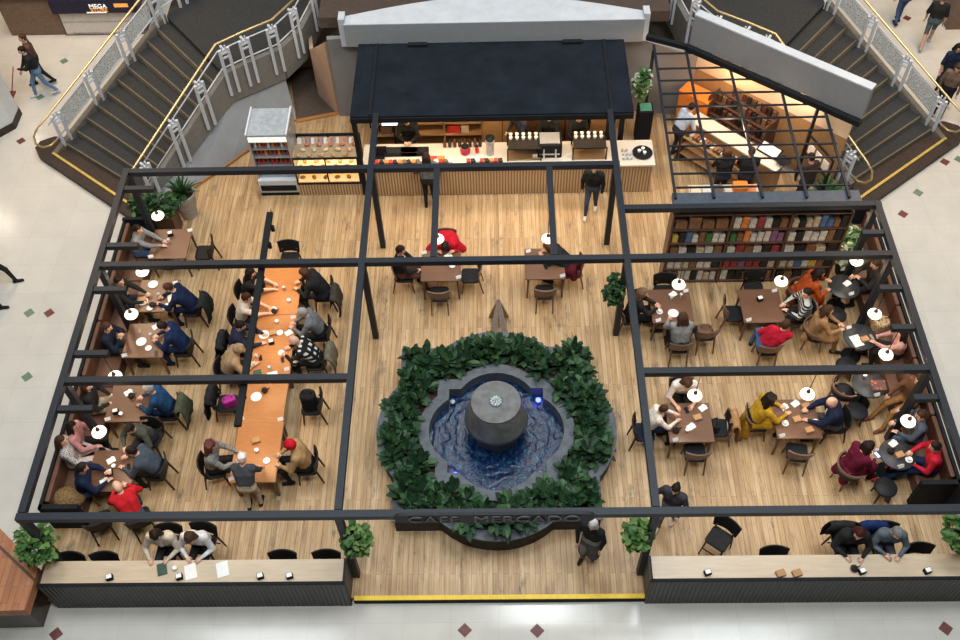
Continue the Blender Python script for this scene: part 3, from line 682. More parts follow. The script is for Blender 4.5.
for x, y, lab in ((-1.27, 7.32, 'below the red jacket, front of the counter'), (1.18, 7.33, 'beside the maroon chair, front of the counter'), (4.0, 6.03, 'before the woman with long hair, near the bookshelf'), (6.04, 6.0, 'between red and striped jumpers, near the bookshelf'), (4.03, 2.96, 'heaped with things before the white blouse woman'), (6.25, 3.02, 'between the mustard coat and the bald man')):
    place('sq', None, 'square walnut table '+lab, 'table', (x, y, 0), 0, G2)
for x, y, lab in ((8.02, 6.52, 'of the rust-orange jumper'), (8.05, 5.1, 'of the tan-coat woman and the pink top'), (7.96, 3.86, 'with an empty armchair and a picture menu'), (8.13, 2.16, 'of the red jumper man and the maroon top')):
    place('rt', mk_round, 'round black pedestal table '+lab, 'table', (x, y, 0), 0, 'round black tables by the right bench')
def mk_comm():
    t = thing('communal_table', 'x', 'table'); MB().rbox((0, 0, .73), (.95, 1.42, .045), .012).build('tabletop', ORANGEW, t); MB().box((0, 0, .67), (.8, 1.3, .07)).build('apron', DARKW, t); legs4(t, .4, .62, .7, .07, .06, WALNUT); return t
for y, lab in ((6.64, 'far end section, by the short-sleeved woman'), (5.21, 'second section from the counter, strewn with food'), (3.8, 'section beside the black rucksack chair'), (2.38, 'near end section, with the white-cap man')):
    place('comm', mk_comm, 'long orange oak communal table, '+lab, 'table', (-4.98+(y-4.5)*-.012, y, 0), 0, 'sections of the communal oak table')
# chairs; each faces local +Y
def arcback(b, r, z0, z1, a0, a1, t, n=12, flare=.03):
    vs = []
    for k in range(n+1):
        a = rad(a0+(a1-a0)*k/n)
        for rr_, z in ((r, z0), (r+flare, z1), (r+flare+t, z1), (r+t, z0)): vs.append((rr_*math.cos(a), rr_*math.sin(a), z))
    fs = [(0, 1, 2, 3), tuple(reversed(range(4*n, 4*n+4)))]
    for k in range(n):
        for i in range(4): fs.append((4*k+i, 4*k+4+i, 4*k+4+(i+1) % 4, 4*k+(i+1) % 4))
    return b.add(vs, fs, False)
def mk_chair(legm, backm, seatm, padm):
    def f():
        t = thing('chair', 'x', 'chair'); MB().rbox((0, 0, .435), (.44, .43, .05), .08).build('seat', seatm, t)
        for sx in (-1, 1): MB().bar((sx*.17, .16, .42), (sx*.21, .21, 0), .038, .038, .024, .024, up=(0, 1, 0)).build('leg', legm, t); MB().bar((sx*.18, -.18, .62), (sx*.2, -.3, 0), .04, .04, .026, .026, up=(0, 1, 0)).build('leg', legm, t)
        MB().box((0, 0, .40), (.36, .35, .03)).build('seat_frame', legm, t)
        bk = arcback(MB(), .42, .56 if padm else .5, .83, 237, 303, .03, flare=.05); bk.v = [(x, y+.2, z) for x, y, z in bk.v]; bk = bk.build('backrest', backm, t)
        if padm: p = arcback(MB(), .405, .585, .805, 241, 299, .02, flare=.045); p.v = [(x, y+.2, z) for x, y, z in p.v]; p.build('back_pad', padm, bk)
        return t
    return f
def mk_arm():
    t = thing('armchair', 'x', 'armchair'); MB().lathe((0, 0, .40), [(.22, 0), (.24, .03), (.23, .07), (.15, .085), (0, .09)], 24).build('seat', SEATB, t)
    bk = arcback(MB(), .27, .66, .76, 175, 365, .035, 20, .02).build('backrest', WALNUT, t); arcback(MB(), .255, .5, .7, 200, 340, .03, 16, .02).build('back_pad', SEATB, bk)
    for a in (50, 130, 230, 310): MB().bar((.2*math.cos(rad(a)), .2*math.sin(rad(a)), .42 if a < 180 else .68), (.27*math.cos(rad(a)), .27*math.sin(rad(a)), 0), .04, .04, .025, .025, up=(0, 1, 0)).build('leg', WALNUT, t)
    return t
def mk_stool():
    t = thing('stool', 'x', 'stool'); MB().lathe((0, 0, .38), [(.2, 0), (.23, .03), (.23, .06), (.2, .085), (0, .09)], 24).build('seat', SEATB, t)
    for a in (45, 135, 225, 315): MB().bar((.15*math.cos(rad(a)), .15*math.sin(rad(a)), .4), (.2*math.cos(rad(a)), .2*math.sin(rad(a)), 0), .035, .035, .025, .025, up=(0, 1, 0)).build('leg', LEGD, t)
    return t
def mk_bar():
    t = thing('bar_chair', 'x', 'chair'); MB().rbox((0, 0, .615), (.44, .42, .05), .07).build('seat', CHAIRB, t)
    for sx in (-1, 1): MB().bar((sx*.17, .16, .6), (sx*.22, .22, 0), .035, .035, .024, .024, up=(0, 1, 0)).build('leg', LEGD, t); MB().bar((sx*.18, -.18, .74), (sx*.22, -.27, 0), .035, .035, .024, .024, up=(0, 1, 0)).build('leg', LEGD, t)
    for y, z in ((.19, .25), (-.2, .25)): MB().bar((-.19, y, z), (.19, y, z), .02, .02).build('footrest', LEGD, t)
    bk = arcback(MB(), .45, .70, 1.02, 238, 302, .025, flare=.07); bk.v = [(x, y+.23, z) for x, y, z in bk.v]; bk.build('backrest', CHAIRB, t); return t
WOODC, BLKC, NAVYC = mk_chair(WALNUT, WALNUT, SEATB, SEATB), mk_chair(LEGD, CHAIRB, CHAIRB, None), mk_chair(LEGD, CHAIRB, M('navy_fabric', (.02, .028, .045), .8), None)
MARC = mk_chair(WALNUT, M('maroon_fabric', (.09, .012, .016), .8), M('maroon_fabric', (.09, .012, .016), .8), None)
CH = {'w': WOODC, 'b': BLKC, 'n': NAVYC, 'a': mk_arm, 's': mk_stool, 'k': mk_bar, 'm': MARC}
def chair(k, x, y, rz, lab, grp=None): return place('ch_'+k, CH[k], lab, {'s': 'stool', 'a': 'armchair'}.get(k, 'chair'), (x, y, 0), rad(rz), grp)
L, R_ = -7.08, 90
chair('b', -7.1, 8.1, 90, 'empty black chair facing the grey sweater man')
for y, lab in ((6.35, 'black chair under the man in a navy suit'), (5.22, 'black chair under the dark-haired person in navy blue'), (3.55, 'black chair under the grey-haired man in blue'), (2.1, 'black chair under the man in a slate jacket')): chair('b', L, y, 90, lab)
chair('b', -7.35, 2.92, 165, 'black chair at the corner between two left tables, under an olive-sleeved person'); chair('b', -7.2, 1.05, 28, 'black chair under the man in a red jumper')
chair('b', -4.98, 7.85, 180, 'empty black chair at the far head of the communal table')
for x, y, rz, lab in ((-5.78, 6.68, -90, 'black chair of the short-sleeved woman at the communal table'), (-5.82, 5.95, -90, 'black chair of the cream top at the communal table'), (-5.85, 5.2, -90, 'black chair of the navy-jacket person at the communal table'), (-5.9, 4.5, -90, 'black chair of the beige hooded jacket'), (-5.85, 3.75, -90, 'black chair draped with a black coat and magenta bag'), (-5.85, 2.15, -80, 'black chair of the curly red-haired woman'),
        (-4.05, 6.75, 90, 'black chair of the black-coat person at the communal table'), (-4.0, 5.6, 90, 'black chair of the grey-haired person in grey'), (-4.02, 4.8, 90, 'black chair of the plaid-shirt man'), (-4.0, 3.65, 90, 'empty black chair holding a black rucksack'), (-3.95, 2.2, 95, 'black chair of the red beanie wearer')): chair('b', x, y, rz, lab)
chair('w', -1.18, 8.15, 180, 'walnut chair under the red jacket'); chair('w', -2.15, 7.3, -90, 'walnut chair left of the front table, under the black and white top'); chair('w', -.58, 7.25, 90, 'empty walnut chair right of the red-jacket table'); chair('w', -1.3, 6.7, 0, 'empty walnut chair tucked under the near side of the red-jacket table')
chair('m', 1.82, 7.35, 90, 'maroon upholstered chair under the person bending over a table'); chair('w', 1.16, 6.72, 0, 'empty walnut chair tucked under the near side of the table with the maroon chair')
chair('w', 3.12, 5.95, -90, 'walnut chair under the long-haired woman in black'); chair('w', 4.1, 5.15, 0, 'walnut chair under the woman in a grey sweater'); chair('w', 4.72, 5.48, 6, 'empty walnut chair with a brown bag, next to the grey sweater woman'); chair('b', 3.95, 6.66, 180, 'empty black chair backed against the bookshelf, left one')
chair('w', 5.46, 6.02, -90, 'empty walnut chair left of the table facing the striped jumper'); chair('b', 6.05, 6.72, 180, 'empty black chair backed against the bookshelf, by the striped jumper'); chair('w', 6.98, 5.9, 90, 'walnut chair under the man in a striped jumper'); chair('w', 6.05, 5.05, 0, 'walnut chair under the man in a crimson jumper')
chair('w', 3.98, 3.8, 180, 'walnut chair under the woman in a white blouse'); chair('n', 3.12, 2.92, -90, 'dark chair under the child in a cream top'); chair('w', 4.66, 3.0, 90, 'walnut chair draped with a tan coat'); chair('w', 4.12, 2.42, 0, 'empty walnut chair on the near side of the white blouse table')
chair('w', 5.5, 3.12, -90, 'walnut chair under the mustard coat'); chair('b', 7.1, 3.05, 90, 'black chair under the bald man in navy'); chair('w', 6.22, 2.4, -8, 'empty walnut chair on the near side of the mustard coat table')
chair('a', 7.05, 6.5, -90, 'armchair under the rust-orange jumper'); chair('a', 7.2, 5.4, -105, 'armchair under the woman in a tan coat'); chair('a', 7.5, 3.85, -70, 'empty armchair with curved walnut back beside the round table'); chair('a', 7.2, 1.95, -70, 'armchair under the person in maroon')
chair('s', 7.8, 5.95, 0, 'black round stool between the tan coat and rust jumper tables'); chair('s', 7.72, 4.55, 0, 'black round stool on the near side of the tan coat table'); chair('s', 7.68, 3.38, 0, 'black round stool on the near side of the table with the picture menu'); chair('s', 7.85, 1.58, 0, 'black round stool on the near side of the red jumper table')
for x, y, rz, lab in ((-8.17, -.2, 178, 'empty black bar chair nearest the brick kiosk'), (-7.52, -.2, 182, 'empty black bar chair, second along from the brick kiosk'), (-6.4, .38, 180, 'black bar chair under the woman with black hair'), (-5.75, .4, 172, 'black bar chair under the girl with white sleeves'), (-4.1, -.2, 180, 'empty black bar chair at the left counter, right of the two women'), (-3.26, -.2, 180, 'empty black bar chair nearest the entrance at the left counter'),
        (4.3, .42, 142, 'empty black bar chair turned askew at the right counter'), (5.22, -.2, 180, 'empty black bar chair between the askew chair and the couple'), (6.68, .28, 180, 'black bar chair under the woman in a black coat'), (7.4, .28, 180, 'black bar chair under the grey-haired man'), (7.95, -.16, 180, 'empty black bar chair right of the grey-haired man')): chair('k', x, y, rz, lab)
chair('b', -8.0, 1.0, 20, 'black chair half hidden below the front beam, near the navy jacket man')
# benches
for sx, lab in ((-1, 'left'), (1, 'right')):
    t = thing('bench', f'long brown leather bench along the {lab} edge of the deck', 'bench'); e = .05 if sx > 0 else 0
    ys = 1.2 if sx < 0 else 1.55; st = (8.72-ys)/5
    MB().box((sx*8.72+e, (8.72+ys)/2, .19), (.46, 8.7-ys, .38)).build('base', DARKW, t)
    for k in range(5):
        y = ys+st*(k+.5); MB().rbox((sx*8.7+e, y, .42), (.52, st-.02, .08), .04).build('seat_cushion', LEATHER, t); MB().rbox((sx*8.98+e, y, .66), (.1, st-.02, .48), .04).build('back_cushion', LEATHER, t)
# front counters
SLATD = slats('black_slats', (.006, .006, .007), (.045, .042, .04), .085, 'X', .5)
for x0, x1, lab in ((-8.66, -2.86, 'left'), (2.84, 9.15, 'right')):
    t = thing('bar_counter', f'long pale stone topped bar counter with black slatted front, {lab} of the entrance', 'counter'); c = (x0+x1)/2; w = x1-x0
    MB().box((c, -.32, .93), (w-.1, .5, .04)).build('worktop', MARBLE, t); fr = MB().box((c, -.55, .4), (w, .05, 1.1)); fr.box((x0+.03, -.3, .4), (.06, .5, 1.08)).box((x1-.03, -.3, .4), (.06, .5, 1.08))
    fr.build('front_panel', SLATD, t); MB().box((c, -.55, .965), (w, .06, .035)).build('top_rail', BLACKM, t)
    MB().box((c, -.48, .87), (w-.2, .06, .08)).build('support_rail', BLACKM, t)
# ------------------------------------------------------------------ service counter
SLATW = slats('oak_slats', (.25, .145, .07), (.57, .385, .21), .075, 'X', .5)
OAK = wood('oak', (.26, .14, .06), (.4, .24, .11), .45)
t = thing('service_counter', 'long white topped service counter with vertical oak slat front', 'counter')
MB().box((.37, 10.75, .98), (7.4, .92, .05)).build('worktop', M('white_top', (.6, .54, .45), .3, var=.04), t)
MB().box((.37, 10.76, .49), (7.3, .84, .95)).build('front_panel', SLATW, t); MB().box((.37, 10.78, .04), (7.34, .86, .08)).build('plinth', OAK, t)
t = thing('pastry_case', 'lit glass pastry case with oak slat base beside the drinks fridge', 'display case')
MB().box((-4.25, 10.85, .2), (1.66, .9, .4)).build('base', SLATW, t)
g = MB()
for z in (.44, .82): g.box((-4.25, 10.86, z), (1.6, .8, .02))
MB().box((-4.25, 10.86, 1.22), (1.6, .8, .02)).build('top_shelf', M('pale_shelf', (.3, .22, .14), .5), t)
g.build('shelf', M('glowing_shelf', (.8, .7, .5), .4, emit=(1., .6, .22), es=.55), t)  # boards given a warm emission to stand in for the case lighting
fr = MB()
for x in (-5.06, -4.25, -3.44): fr.box((x, 10.41, .86), (.03, .03, .9)).box((x, 11.28, .86), (.04, .04, .9))
for z in (.42, .84, 1.31): fr.box((-4.25, 10.41, z), (1.65, .035, .035))
fr.box((-4.25, 11.28, 1.31), (1.65, .05, .06)); fr.build('frame', BLACKM, t)
MB().box((-4.25, 10.40, .87), (1.6, .008, .84)).build('glass_front', glass(), t); MB().box((-4.25, 11.29, .85), (1.6, .02, .86)).build('back_panel', CREAM, t)
PASTRY = [M('crust', (.5, .27, .09), .6, var=.4, scale=20), M('icing', (.62, .42, .2), .5, var=.3, scale=20), M('berry', (.4, .12, .08), .5)]
def item(name, mb, mats, label, cat, loc, rz=0, grp=None, key=None):
    if key and key in PROTO: o = PROTO[key].copy(); COL.objects.link(o)
    else:
        o = mb().build(name, mats)
        if key: PROTO[key] = o
    for k in ('group',):
        if k in o: del o[k]
    o.location = loc; o.rotation_euler.z = rz; return tag(o, label, cat, grp)
for k in range(45):
    row, c = k//15, k % 15; z = (.455, .835, 1.235)[row]
    item('pastry', lambda: MB().ell((0, 0, .035), (.08, .055, .04), 10, 6), PASTRY[k % 3], ['pastry on the bottom lit shelf of the pastry case', 'pastry on the middle lit shelf of the pastry case', 'pastry on the top shelf of the pastry case'][row], 'pastry', (-4.95+c*.1, 10.58+.19*(k % 3), z), k*.7, ['pastries on the bottom shelf of the case', 'pastries on the middle shelf of the case', 'pastries on the top shelf of the case'][row], 'pastry%d' % (k % 3))
# drinks fridge
t = thing('drinks_fridge', 'silver open fronted drinks fridge with grey top beside the left stair', 'fridge')
SIL = M('silver', (.45, .47, .48), .35, .6, .05)
bd = MB()
for x in (-6.08, -5.1): bd.box((x, 10.98, 1.05), (.05, .95, 1.9))
bd.box((-5.59, 11.43, 1.05), (.96, .05, 1.9)); bd.build('cabinet', SIL, t)
MB().box((-5.59, 10.98, 2.01), (1.03, 1.0, .06)).build('top', M('fridge_top', (.30, .33, .35), .5), t)
for x in (-6.09, -5.09): MB().box((x, 10.98, 2.06), (.04, 1.04, .05)).build('edge', WHITE, t)
MB().box((-5.59, 10.5, 1.9), (.95, .06, .16)).build('lit_header', M('lit_white', (.8, .8, .78), .4, emit=(1, .95, .85), es=.6), t)
for z in (.55, .9, 1.22, 1.5): MB().box((-5.59, 10.95, z), (.92, .8, .025)).build('shelf', SIL, t)
MB().box((-5.59, 10.9, .32), (1.0, .96, .42)).build('base', WHITE, t); MB().box((-5.59, 10.41, .28), (.92, .02, .18)).build('grille', BLACKM, t); MB().box((-5.59, 10.9, .055), (1.0, .96, .11)).build('plinth', BLACKM, t)
BOT = {'red': (.4, .02, .03), 'white': (.7, .68, .65), 'blue': (.06, .14, .3), 'brown': (.2, .08, .03), 'orange': (.6, .22, .03), 'green': (.05, .2, .06)}
for row, (z, cs) in enumerate(((.565, ('blue', 'blue', 'white')), (.915, ('red', 'red', 'brown')), (1.235, ('brown', 'red', 'orange')), (1.515, ('white', 'orange', 'red')))):
    for k in range(8):
        c = cs[k % 3]
        item('bottle', lambda: MB().lathe((0, 0, 0), [(.035, 0), (.037, .12), (.015, .17), (.015, .2), (0, .2)], 10), M('bottle_'+c, BOT[c], .3, var=.05), f'{c} drink bottle on the {("lowest", "second", "third", "top")[row]} shelf of the fridge', 'bottle', (-5.98+k*.112, 10.66, z), 0, f'{c} bottles on the {("lowest", "second", "third", "top")[row]} fridge shelf', 'bot'+c)
# things along the service counter
CT = 1.006
def cup_mb(r=.045, h=.075): return lambda: MB().lathe((0, 0, 0), [(r*.7, 0), (r, h*.8), (r, h), (r*.86, h), (r*.8, h*.55), (0, h*.5)], 12)
t = thing('espresso_machine', 'black boxy espresso machine in the middle of the service counter', 'coffee machine', (1.42, 10.85, CT))
MB().rbox((0, 0, .22), (.62, .5, .42), .04).build('body', BLACKM, t); MB().box((0, -.2, .14), (.5, .14, .03)).build('drip_tray', SIL, t)
for x in (-.15, .15): MB().tube([(x, -.26, .3), (x, -.26, .17), (x, -.4, .16)], .02, 6).build('portafilter', SIL, t)
MB().box((0, 0, .45), (.5, .4, .02)).build('cup_rack', SIL, t)
t = thing('till_screen', 'small black till screen on a stand left on the service counter', 'till', (-2.9, 10.75, CT)); MB().box((0, 0, .02), (.25, .2, .04)).build('base', BLACKM, t); MB().box((0, .02, .2), (.38, .04, .26)).build('screen', BLACKM, t)
t = thing('coffee_grinder', 'tall silver coffee grinder on the service counter', 'grinder', (-.08, 10.8, CT)); MB().lathe((0, 0, 0), [(.1, 0), (.1, .2), (.07, .24), (.1, .3), (.12, .5), (0, .5)], 14).build('body', SIL, t); MB().lathe((0, 0, .5), [(.12, 0), (.12, .05), (0, .06)], 14).build('hopper_lid', BLACKM, t)
for k, (x, w, c, nm, lab) in enumerate(((-2.55, .5, (.02, .02, .02), 'tray', 'flat black tray at the left of the service counter'), (-2.15, .45, (.09, .055, .04), 'basket', 'dark brown woven basket on the service counter'), (-1.62, .4, (.5, .03, .02), 'carton', 'bright red snack carton on the service counter'), (-1.33, .2, (.55, .22, .04), 'carton', 'orange snack carton next to the bright red one'), (-.72, .3, (.35, .03, .05), 'sweet_jar', 'crimson sweet jar behind the queueing customer'), (-.42, .12, (.6, .03, .02), 'sweet_jar', 'small scarlet jar between crimson jar and white cups'), (-2.0, .7, (.012, .012, .014), 'tray', 'long black tray behind the red cartons'))):
    y = 10.5 if k in (2, 3) else 10.85
    if 'jar' in nm:
        t = thing(nm, lab, 'jar', (x, y, CT)); MB().lathe((0, 0, 0), [(w*.4, 0), (w*.45, .12), (w*.3, .2), (0, .2)], 14).build('jar_body', M('c_'+lab[:8], c, .3), t); MB().lathe((0, 0, .2), [(w*.32, 0), (w*.32, .04), (0, .05)], 14).build('lid', BLACKM, t)
    else: item(nm, lambda: MB().rbox((0, 0, .07), (w, .22, .14), .02), M('c_'+lab[:12], c, .6, var=.4, scale=25), lab, nm, (x, y, CT))
CN = (('white_packet', (.6, .56, .5)), ('dark_packet', (.03, .025, .022)), ('brown_packet', (.14, .07, .035)), ('red_packet', (.45, .03, .02)), ('amber_packet', (.45, .2, .05)))
for k in range(26):
    nm, c = CN[(k*3+k//4) % 5]; col = nm.split('_')[0]; x = -3.05+.115*k+(.0 if k < 18 else .35); hgt = .12+.05*(k % 3)
    item('packet', lambda: MB().rbox((0, 0, .1), (.1, .12, .2), .015), M(nm, c, .5, var=.35, scale=18), f'{col} packet in the crowded front row of the service counter', 'packet', (x, 10.38, CT), .2*(k % 3), f'{col} packets in the front row of the service counter', 'cpk%d' % CN.index((nm, c)))
for k in range(8):
    item('bottle', lambda: MB().lathe((0, 0, 0), [(.045, 0), (.045, .16), (.018, .22), (.018, .27), (0, .27)], 10), M('syrup_'+str(k % 2), ((.12, .05, .02), (.04, .03, .025))[k % 2], .3), ('brown', 'black')[k % 2]+' syrup bottle at the back of the service counter', 'bottle', (-1.25+.13*k, 11.08, CT), 0, ('brown', 'black')[k % 2]+' syrup bottles on the service counter', 'syr%d' % (k % 2))
for k in range(14):
    q = k % 3; item('sandwich_pack', lambda: MB().add([(-.07, -.05, 0), (.07, -.05, 0), (.07, .07, 0), (-.07, .07, 0), (-.07, .07, .1), (.07, .07, .1)], [(3, 2, 1, 0), (0, 1, 5, 4), (2, 3, 4, 5), (0, 4, 3), (1, 2, 5)]), M('spack%d' % q, ((.55, .48, .4), (.35, .2, .1), (.25, .16, .15))[q], .5), ('pale', 'brown', 'mauve')[q]+' sandwich pack along the back of the pastry case top shelf', 'sandwich', (-4.95+.108*k, 11.08, 1.232), 0, ('pale', 'brown', 'mauve')[q]+' sandwich packs in the pastry case', 'sp%d' % q)
for k in range(9): item('paper_cup', cup_mb(.045, .11), PAPER, 'white cup in the row near the grinder on the service counter', 'cup', (-.62+.11*(k % 5), 10.45+.12*(k//5), CT), 0, 'white cups beside the grinder', 'pcup')
for bx, lab in ((.78, 'left'), (2.42, 'right')):
    t = thing('display_box', f'glass fronted display box with oak floor on the service counter, {"left" if bx < 1 else "right"} of the espresso machine', 'display box', (bx, 10.8, CT))
    fr = MB()
    for x in (-.42, .42):
        for y in (-.28, .28): fr.box((x, y, .2), (.03, .03, .4))
    fr.box((0, .28, .4), (.86, .03, .03)).box((0, -.28, .4), (.86, .03, .03)); fr.build('frame', BLACKM, t)
    MB().box((0, 0, .395), (.82, .54, .012)).build('top_shelf', M('dark_glass', (.03, .025, .02), .2), t); MB().box((0, 0, .02), (.84, .56, .03)).build('floor_board', OAK, t); MB().box((0, -.28, .2), (.82, .008, .36)).build('glass_front', glass(), t)
    for k in range(10): item('mug', cup_mb(), PORC, f'white mug stacked on top of the {lab} display box', 'cup', (bx-.34+.16*(k % 5), 10.88+.13*(k//5), CT+.402), 0, f'mugs on the {lab} display box', 'mug')
t = thing('round_tray', 'round black tray at the right end of the service counter', 'tray', (3.78, 10.72, CT)); MB().lathe((0, 0, 0), [(.22, 0), (.26, .03), (.25, .03), (.21, .012), (0, .012)], 28).build('dish', BLACKM, t)
for k, (x, y) in enumerate(((3.7, 10.75), (3.83, 10.68), (3.8, 10.83))): item('mug', cup_mb(), PORC, 'white mug on the round black tray', 'cup', (x, y, CT+.014), 0, 'mugs on the round tray', 'mug')
for k in range(8): item('glass_tumbler', cup_mb(.035, .11), M('pale_glass', (.5, .52, .54), .12, var=.1), 'clear tumbler clustered near the round black tray', 'glass', (3.28+.1*(k % 3), 10.5+.14*(k//3), CT), 0, 'tumblers near the round tray', 'tumb')
for k in range(3): item('tip_card', lambda: MB().box((0, 0, .07), (.12, .02, .14)), PAPER, ('small white price card beside the espresso machine, left one', 'small white price card beside the espresso machine, right one', 'small white price card by the till')[k], 'card', ((1.05, 10.6, CT), (1.9, 10.6, CT), (-3.1, 10.5, CT))[k])
# back counter under the canopy
t = thing('back_cabinet', 'oak back cabinet with open shelves behind the service counter', 'cabinet')
MB().box((0, 12.3, .03), (6.4, .5, .06)).build('plinth', BLACKM, t)
MB().box((0, 12.52, .8), (6.4, .04, 1.6)).build('back_panel', DARKW, t)
sh = MB()
for z in (.1, .55, .95, 1.35): sh.box((-1.75, 12.25, z), (2.9, .5, .03))
sh.build('shelf', OAK, t)
for x in (-3.2, -2.25, -1.3, -.3): MB().box((x, 12.25, .75), (.04, .5, 1.35)).build('divider', OAK, t)
for x in (-.02, .5): MB().box((x, 12.1, .75), (.5, .6, 1.35)).build('door', OAK, t)
for x in (1.05, 1.6, 2.15): MB().box((x, 12.1, .75), (.52, .6, 1.35)).build('door', M('dark_oak', (.13, .065, .03), .5), t)
MB().box((2.75, 12.1, .75), (.4, .5, 1.4)).build('side_panel', OAK, t)
for k, (x, z, w, c, lab) in enumerate(((-2.85, .58, .3, (.2, .12, .07), 'brown box on the back shelf left of the barista'), (-2.6, .98, .25, (.6, .55, .48), 'cream box on the back shelf above the brown box'), (-1.05, .58, .34, (.5, .04, .03), 'red box on the back shelf right of the barista'), (-.75, .58, .2, (.55, .45, .35), 'cream box next to the red box on the back shelf'), (-1.0, .98, .3, (.03, .02, .02), 'black box on the upper back shelf'), (-.6, .98, .22, (.3, .16, .08), 'tan box on the upper back shelf'))):
    item('storage_box', lambda: MB().rbox((0, 0, .12), (w, .25, .24), .01), M('sb%d' % k, c, .6), lab, 'box', (x, 12.2, z-.012 if z < .9 else z-.012))
t = thing('light_sign', 'glowing white menu sign behind the left of the service counter', 'sign', (-2.6, 11.75, 1.28)); MB().box((0, 0, 0), (.58, .05, .2)).build('panel', M('sign_glow', (.8, .85, .9), .4, emit=(.75, .9, 1.), es=2.2), t); MB().bar((0, .06, -1.28), (0, .06, .1), .04, .04, up=(0, 1, 0)).build('stand', BLACKM, t)
t = thing('waste_bin', 'tall black recycling bin with green label right of the canopy', 'bin', (4.02, 12.35, 0)); MB().rbox((0, 0, .55), (.4, .4, 1.1), .03).build('body', BLACKM, t); MB().box((0, 0, 1.105), (.3, .3, .02)).build('label', M('green_label', (.07, .25, .16), .5), t)

# ------------------------------------------------------------------ bookshelf dividing the deck from the shop
t = thing('bookshelf', 'wide dark wooden bookshelf full of packets dividing the deck from the shop', 'bookshelf')
x0, x1, y0, y1 = 4.0, 7.95, 7.28, 7.62
MB().box(((x0+x1)/2, y1, 1.2), (x1-x0, .03, 2.4)).build('back_panel', DARKW, t)
for x in (x0, 5.32, 6.64, x1): MB().box((x, (y0+y1)/2, 1.2), (.045, y1-y0, 2.4)).build('upright', WALNUT if x == x0 else DARKW, t)
SZ = (.06, .5, .96, 1.42, 1.88)
for z in SZ+(2.38,): MB().box(((x0+x1)/2, (y0+y1)/2, z), (x1-x0, y1-y0, .035)).build('shelf', DARKW, t)
CLR = {'white': (.46, .43, .38), 'cream': (.4, .33, .22), 'red': (.22, .03, .03), 'yellow': (.42, .28, .05), 'blue': (.05, .11, .22), 'green': (.035, .13, .04), 'purple': (.16, .08, .15), 'brown': (.16, .08, .04), 'black': (.025, .022, .02), 'orange': (.5, .17, .05)}
ROWS = ((('white', 'brown', 'white', 'white', 'black', 'white', 'cream', 'white'), ('white', 'black', 'black', 'brown', 'white', 'black', 'brown'), ('black', 'brown', 'black', 'brown', 'cream', 'black')),
        (('white', 'white', 'cream', 'brown', 'white', 'white', 'black'), ('red', 'red', 'purple', 'red', 'red', 'black', 'cream'), ('cream', 'cream', 'blue', 'white', 'yellow', 'brown', 'black')),
        (('brown', 'white', 'black', 'cream', 'white', 'brown'), ('white', 'red', 'brown', 'white', 'black', 'red'), ('white', 'black', 'brown', 'cream', 'black')),
        (('yellow', 'black', 'blue', 'white', 'brown', 'green', 'white', 'white'), ('green', 'brown', 'orange', 'white', 'white', 'white', 'purple', 'purple'), ('white', 'black', 'white', 'white', 'white', 'brown', 'black')),
        (('brown', 'brown', 'brown', 'brown'), ('white', 'orange', 'white', 'red', 'white', 'black', 'brown'), ('cream', 'black', 'cream', 'cream', 'blue', 'blue', 'brown', 'black')))
RN = ('bottom', 'second', 'middle', 'fourth', 'top'); BN = ('left', 'centre', 'right'); rr = random.Random(5)
for r, row in enumerate(ROWS):
    for bay, cs in enumerate(row):
        n = len(cs); w = 1.22/n
        for k, c in enumerate(cs):
            h = rr.uniform(.2, .37); key = f'pk{c}{n}{int(h*30)}'
            item('packet', lambda: MB().rbox((0, 0, h/2), (w*.86, .2, h), .008), [M('packet_'+c, CLR[c], .5, var=.45, scale=16)], f'{c} packet on the {RN[r]} shelf, {BN[bay]} bay of the bookshelf', 'packet', (x0+.06+1.32*bay+w*(k+.5), 7.42, SZ[r]+.0185), 0, f'{c} packets on the {RN[r]} shelf, {BN[bay]} bay', key)
# ------------------------------------------------------------------ book shop
b = MB(); A_, B_ = (5.3, 13.4), (8.75, 10.5)
b.slab([(*A_, 0), (*B_, 0), (*B_, 1.65), (*A_, 1.65)], -.1); b.mat(1).slab([(*A_, 1.65), (*B_, 1.65), (*B_, 2.55), (*A_, 2.55)], -.1); struct(b.build('wall_shop', [OAK, M('warm_cream', (.66, .55, .42), .6, var=.04)]))
t = thing('shop_counter', 'white topped diagonal sales counter inside the book shop', 'counter', (6.25, 11.2, 0), rad(-45.5))
MB().rbox((0, 0, .9), (2.75, .45, .05), .01).build('worktop', M('white_top', (.72, .66, .56), .3), t); MB().box((0, 0, .44), (2.65, .36, .87)).build('body', OAK, t)
t = thing('display_shelf', 'low slanted shelf of small dark boxes in front of the sales counter', 'shelf', (5.75, 10.85, 0), rad(-45.5))
for z in (.3, .6, .85): MB().box((0, 0, z), (2.1, .34, .03)).build('shelf', OAK, t)
for x in (-1.04, 1.04): MB().box((x, 0, .44), (.04, .34, .87)).build('side_panel', DARKW, t)
ca, sa = math.cos(rad(-45.5)), math.sin(rad(-45.5))
for k in range(18):
    u = -.95+.11*k; item('small_box', lambda: MB().box((0, 0, .05), (.085, .2, .1)), M('sbx%d' % (k % 3), ((.09, .05, .035), (.45, .38, .3), (.2, .07, .03))[k % 3], .6), f'{("dark brown", "cream", "russet")[k % 3]} box on the low slanted shelf in the shop', 'box', (5.75+u*ca, 10.85+u*sa, .866), rad(-45.5), f'{("dark brown", "cream", "russet")[k % 3]} boxes on the low shop shelf', 'sbx%d' % (k % 3))
t = thing('display_rack', 'stepped dark display rack crowded with brown packets in the book shop', 'rack', (6.45, 11.95, 0), rad(-45.5))
for k, z in enumerate((.45, .75, 1.05, 1.32)): MB().box((0, -.15+.14*k, z), (1.75, .26, .03)).build('shelf', DARKW, t)
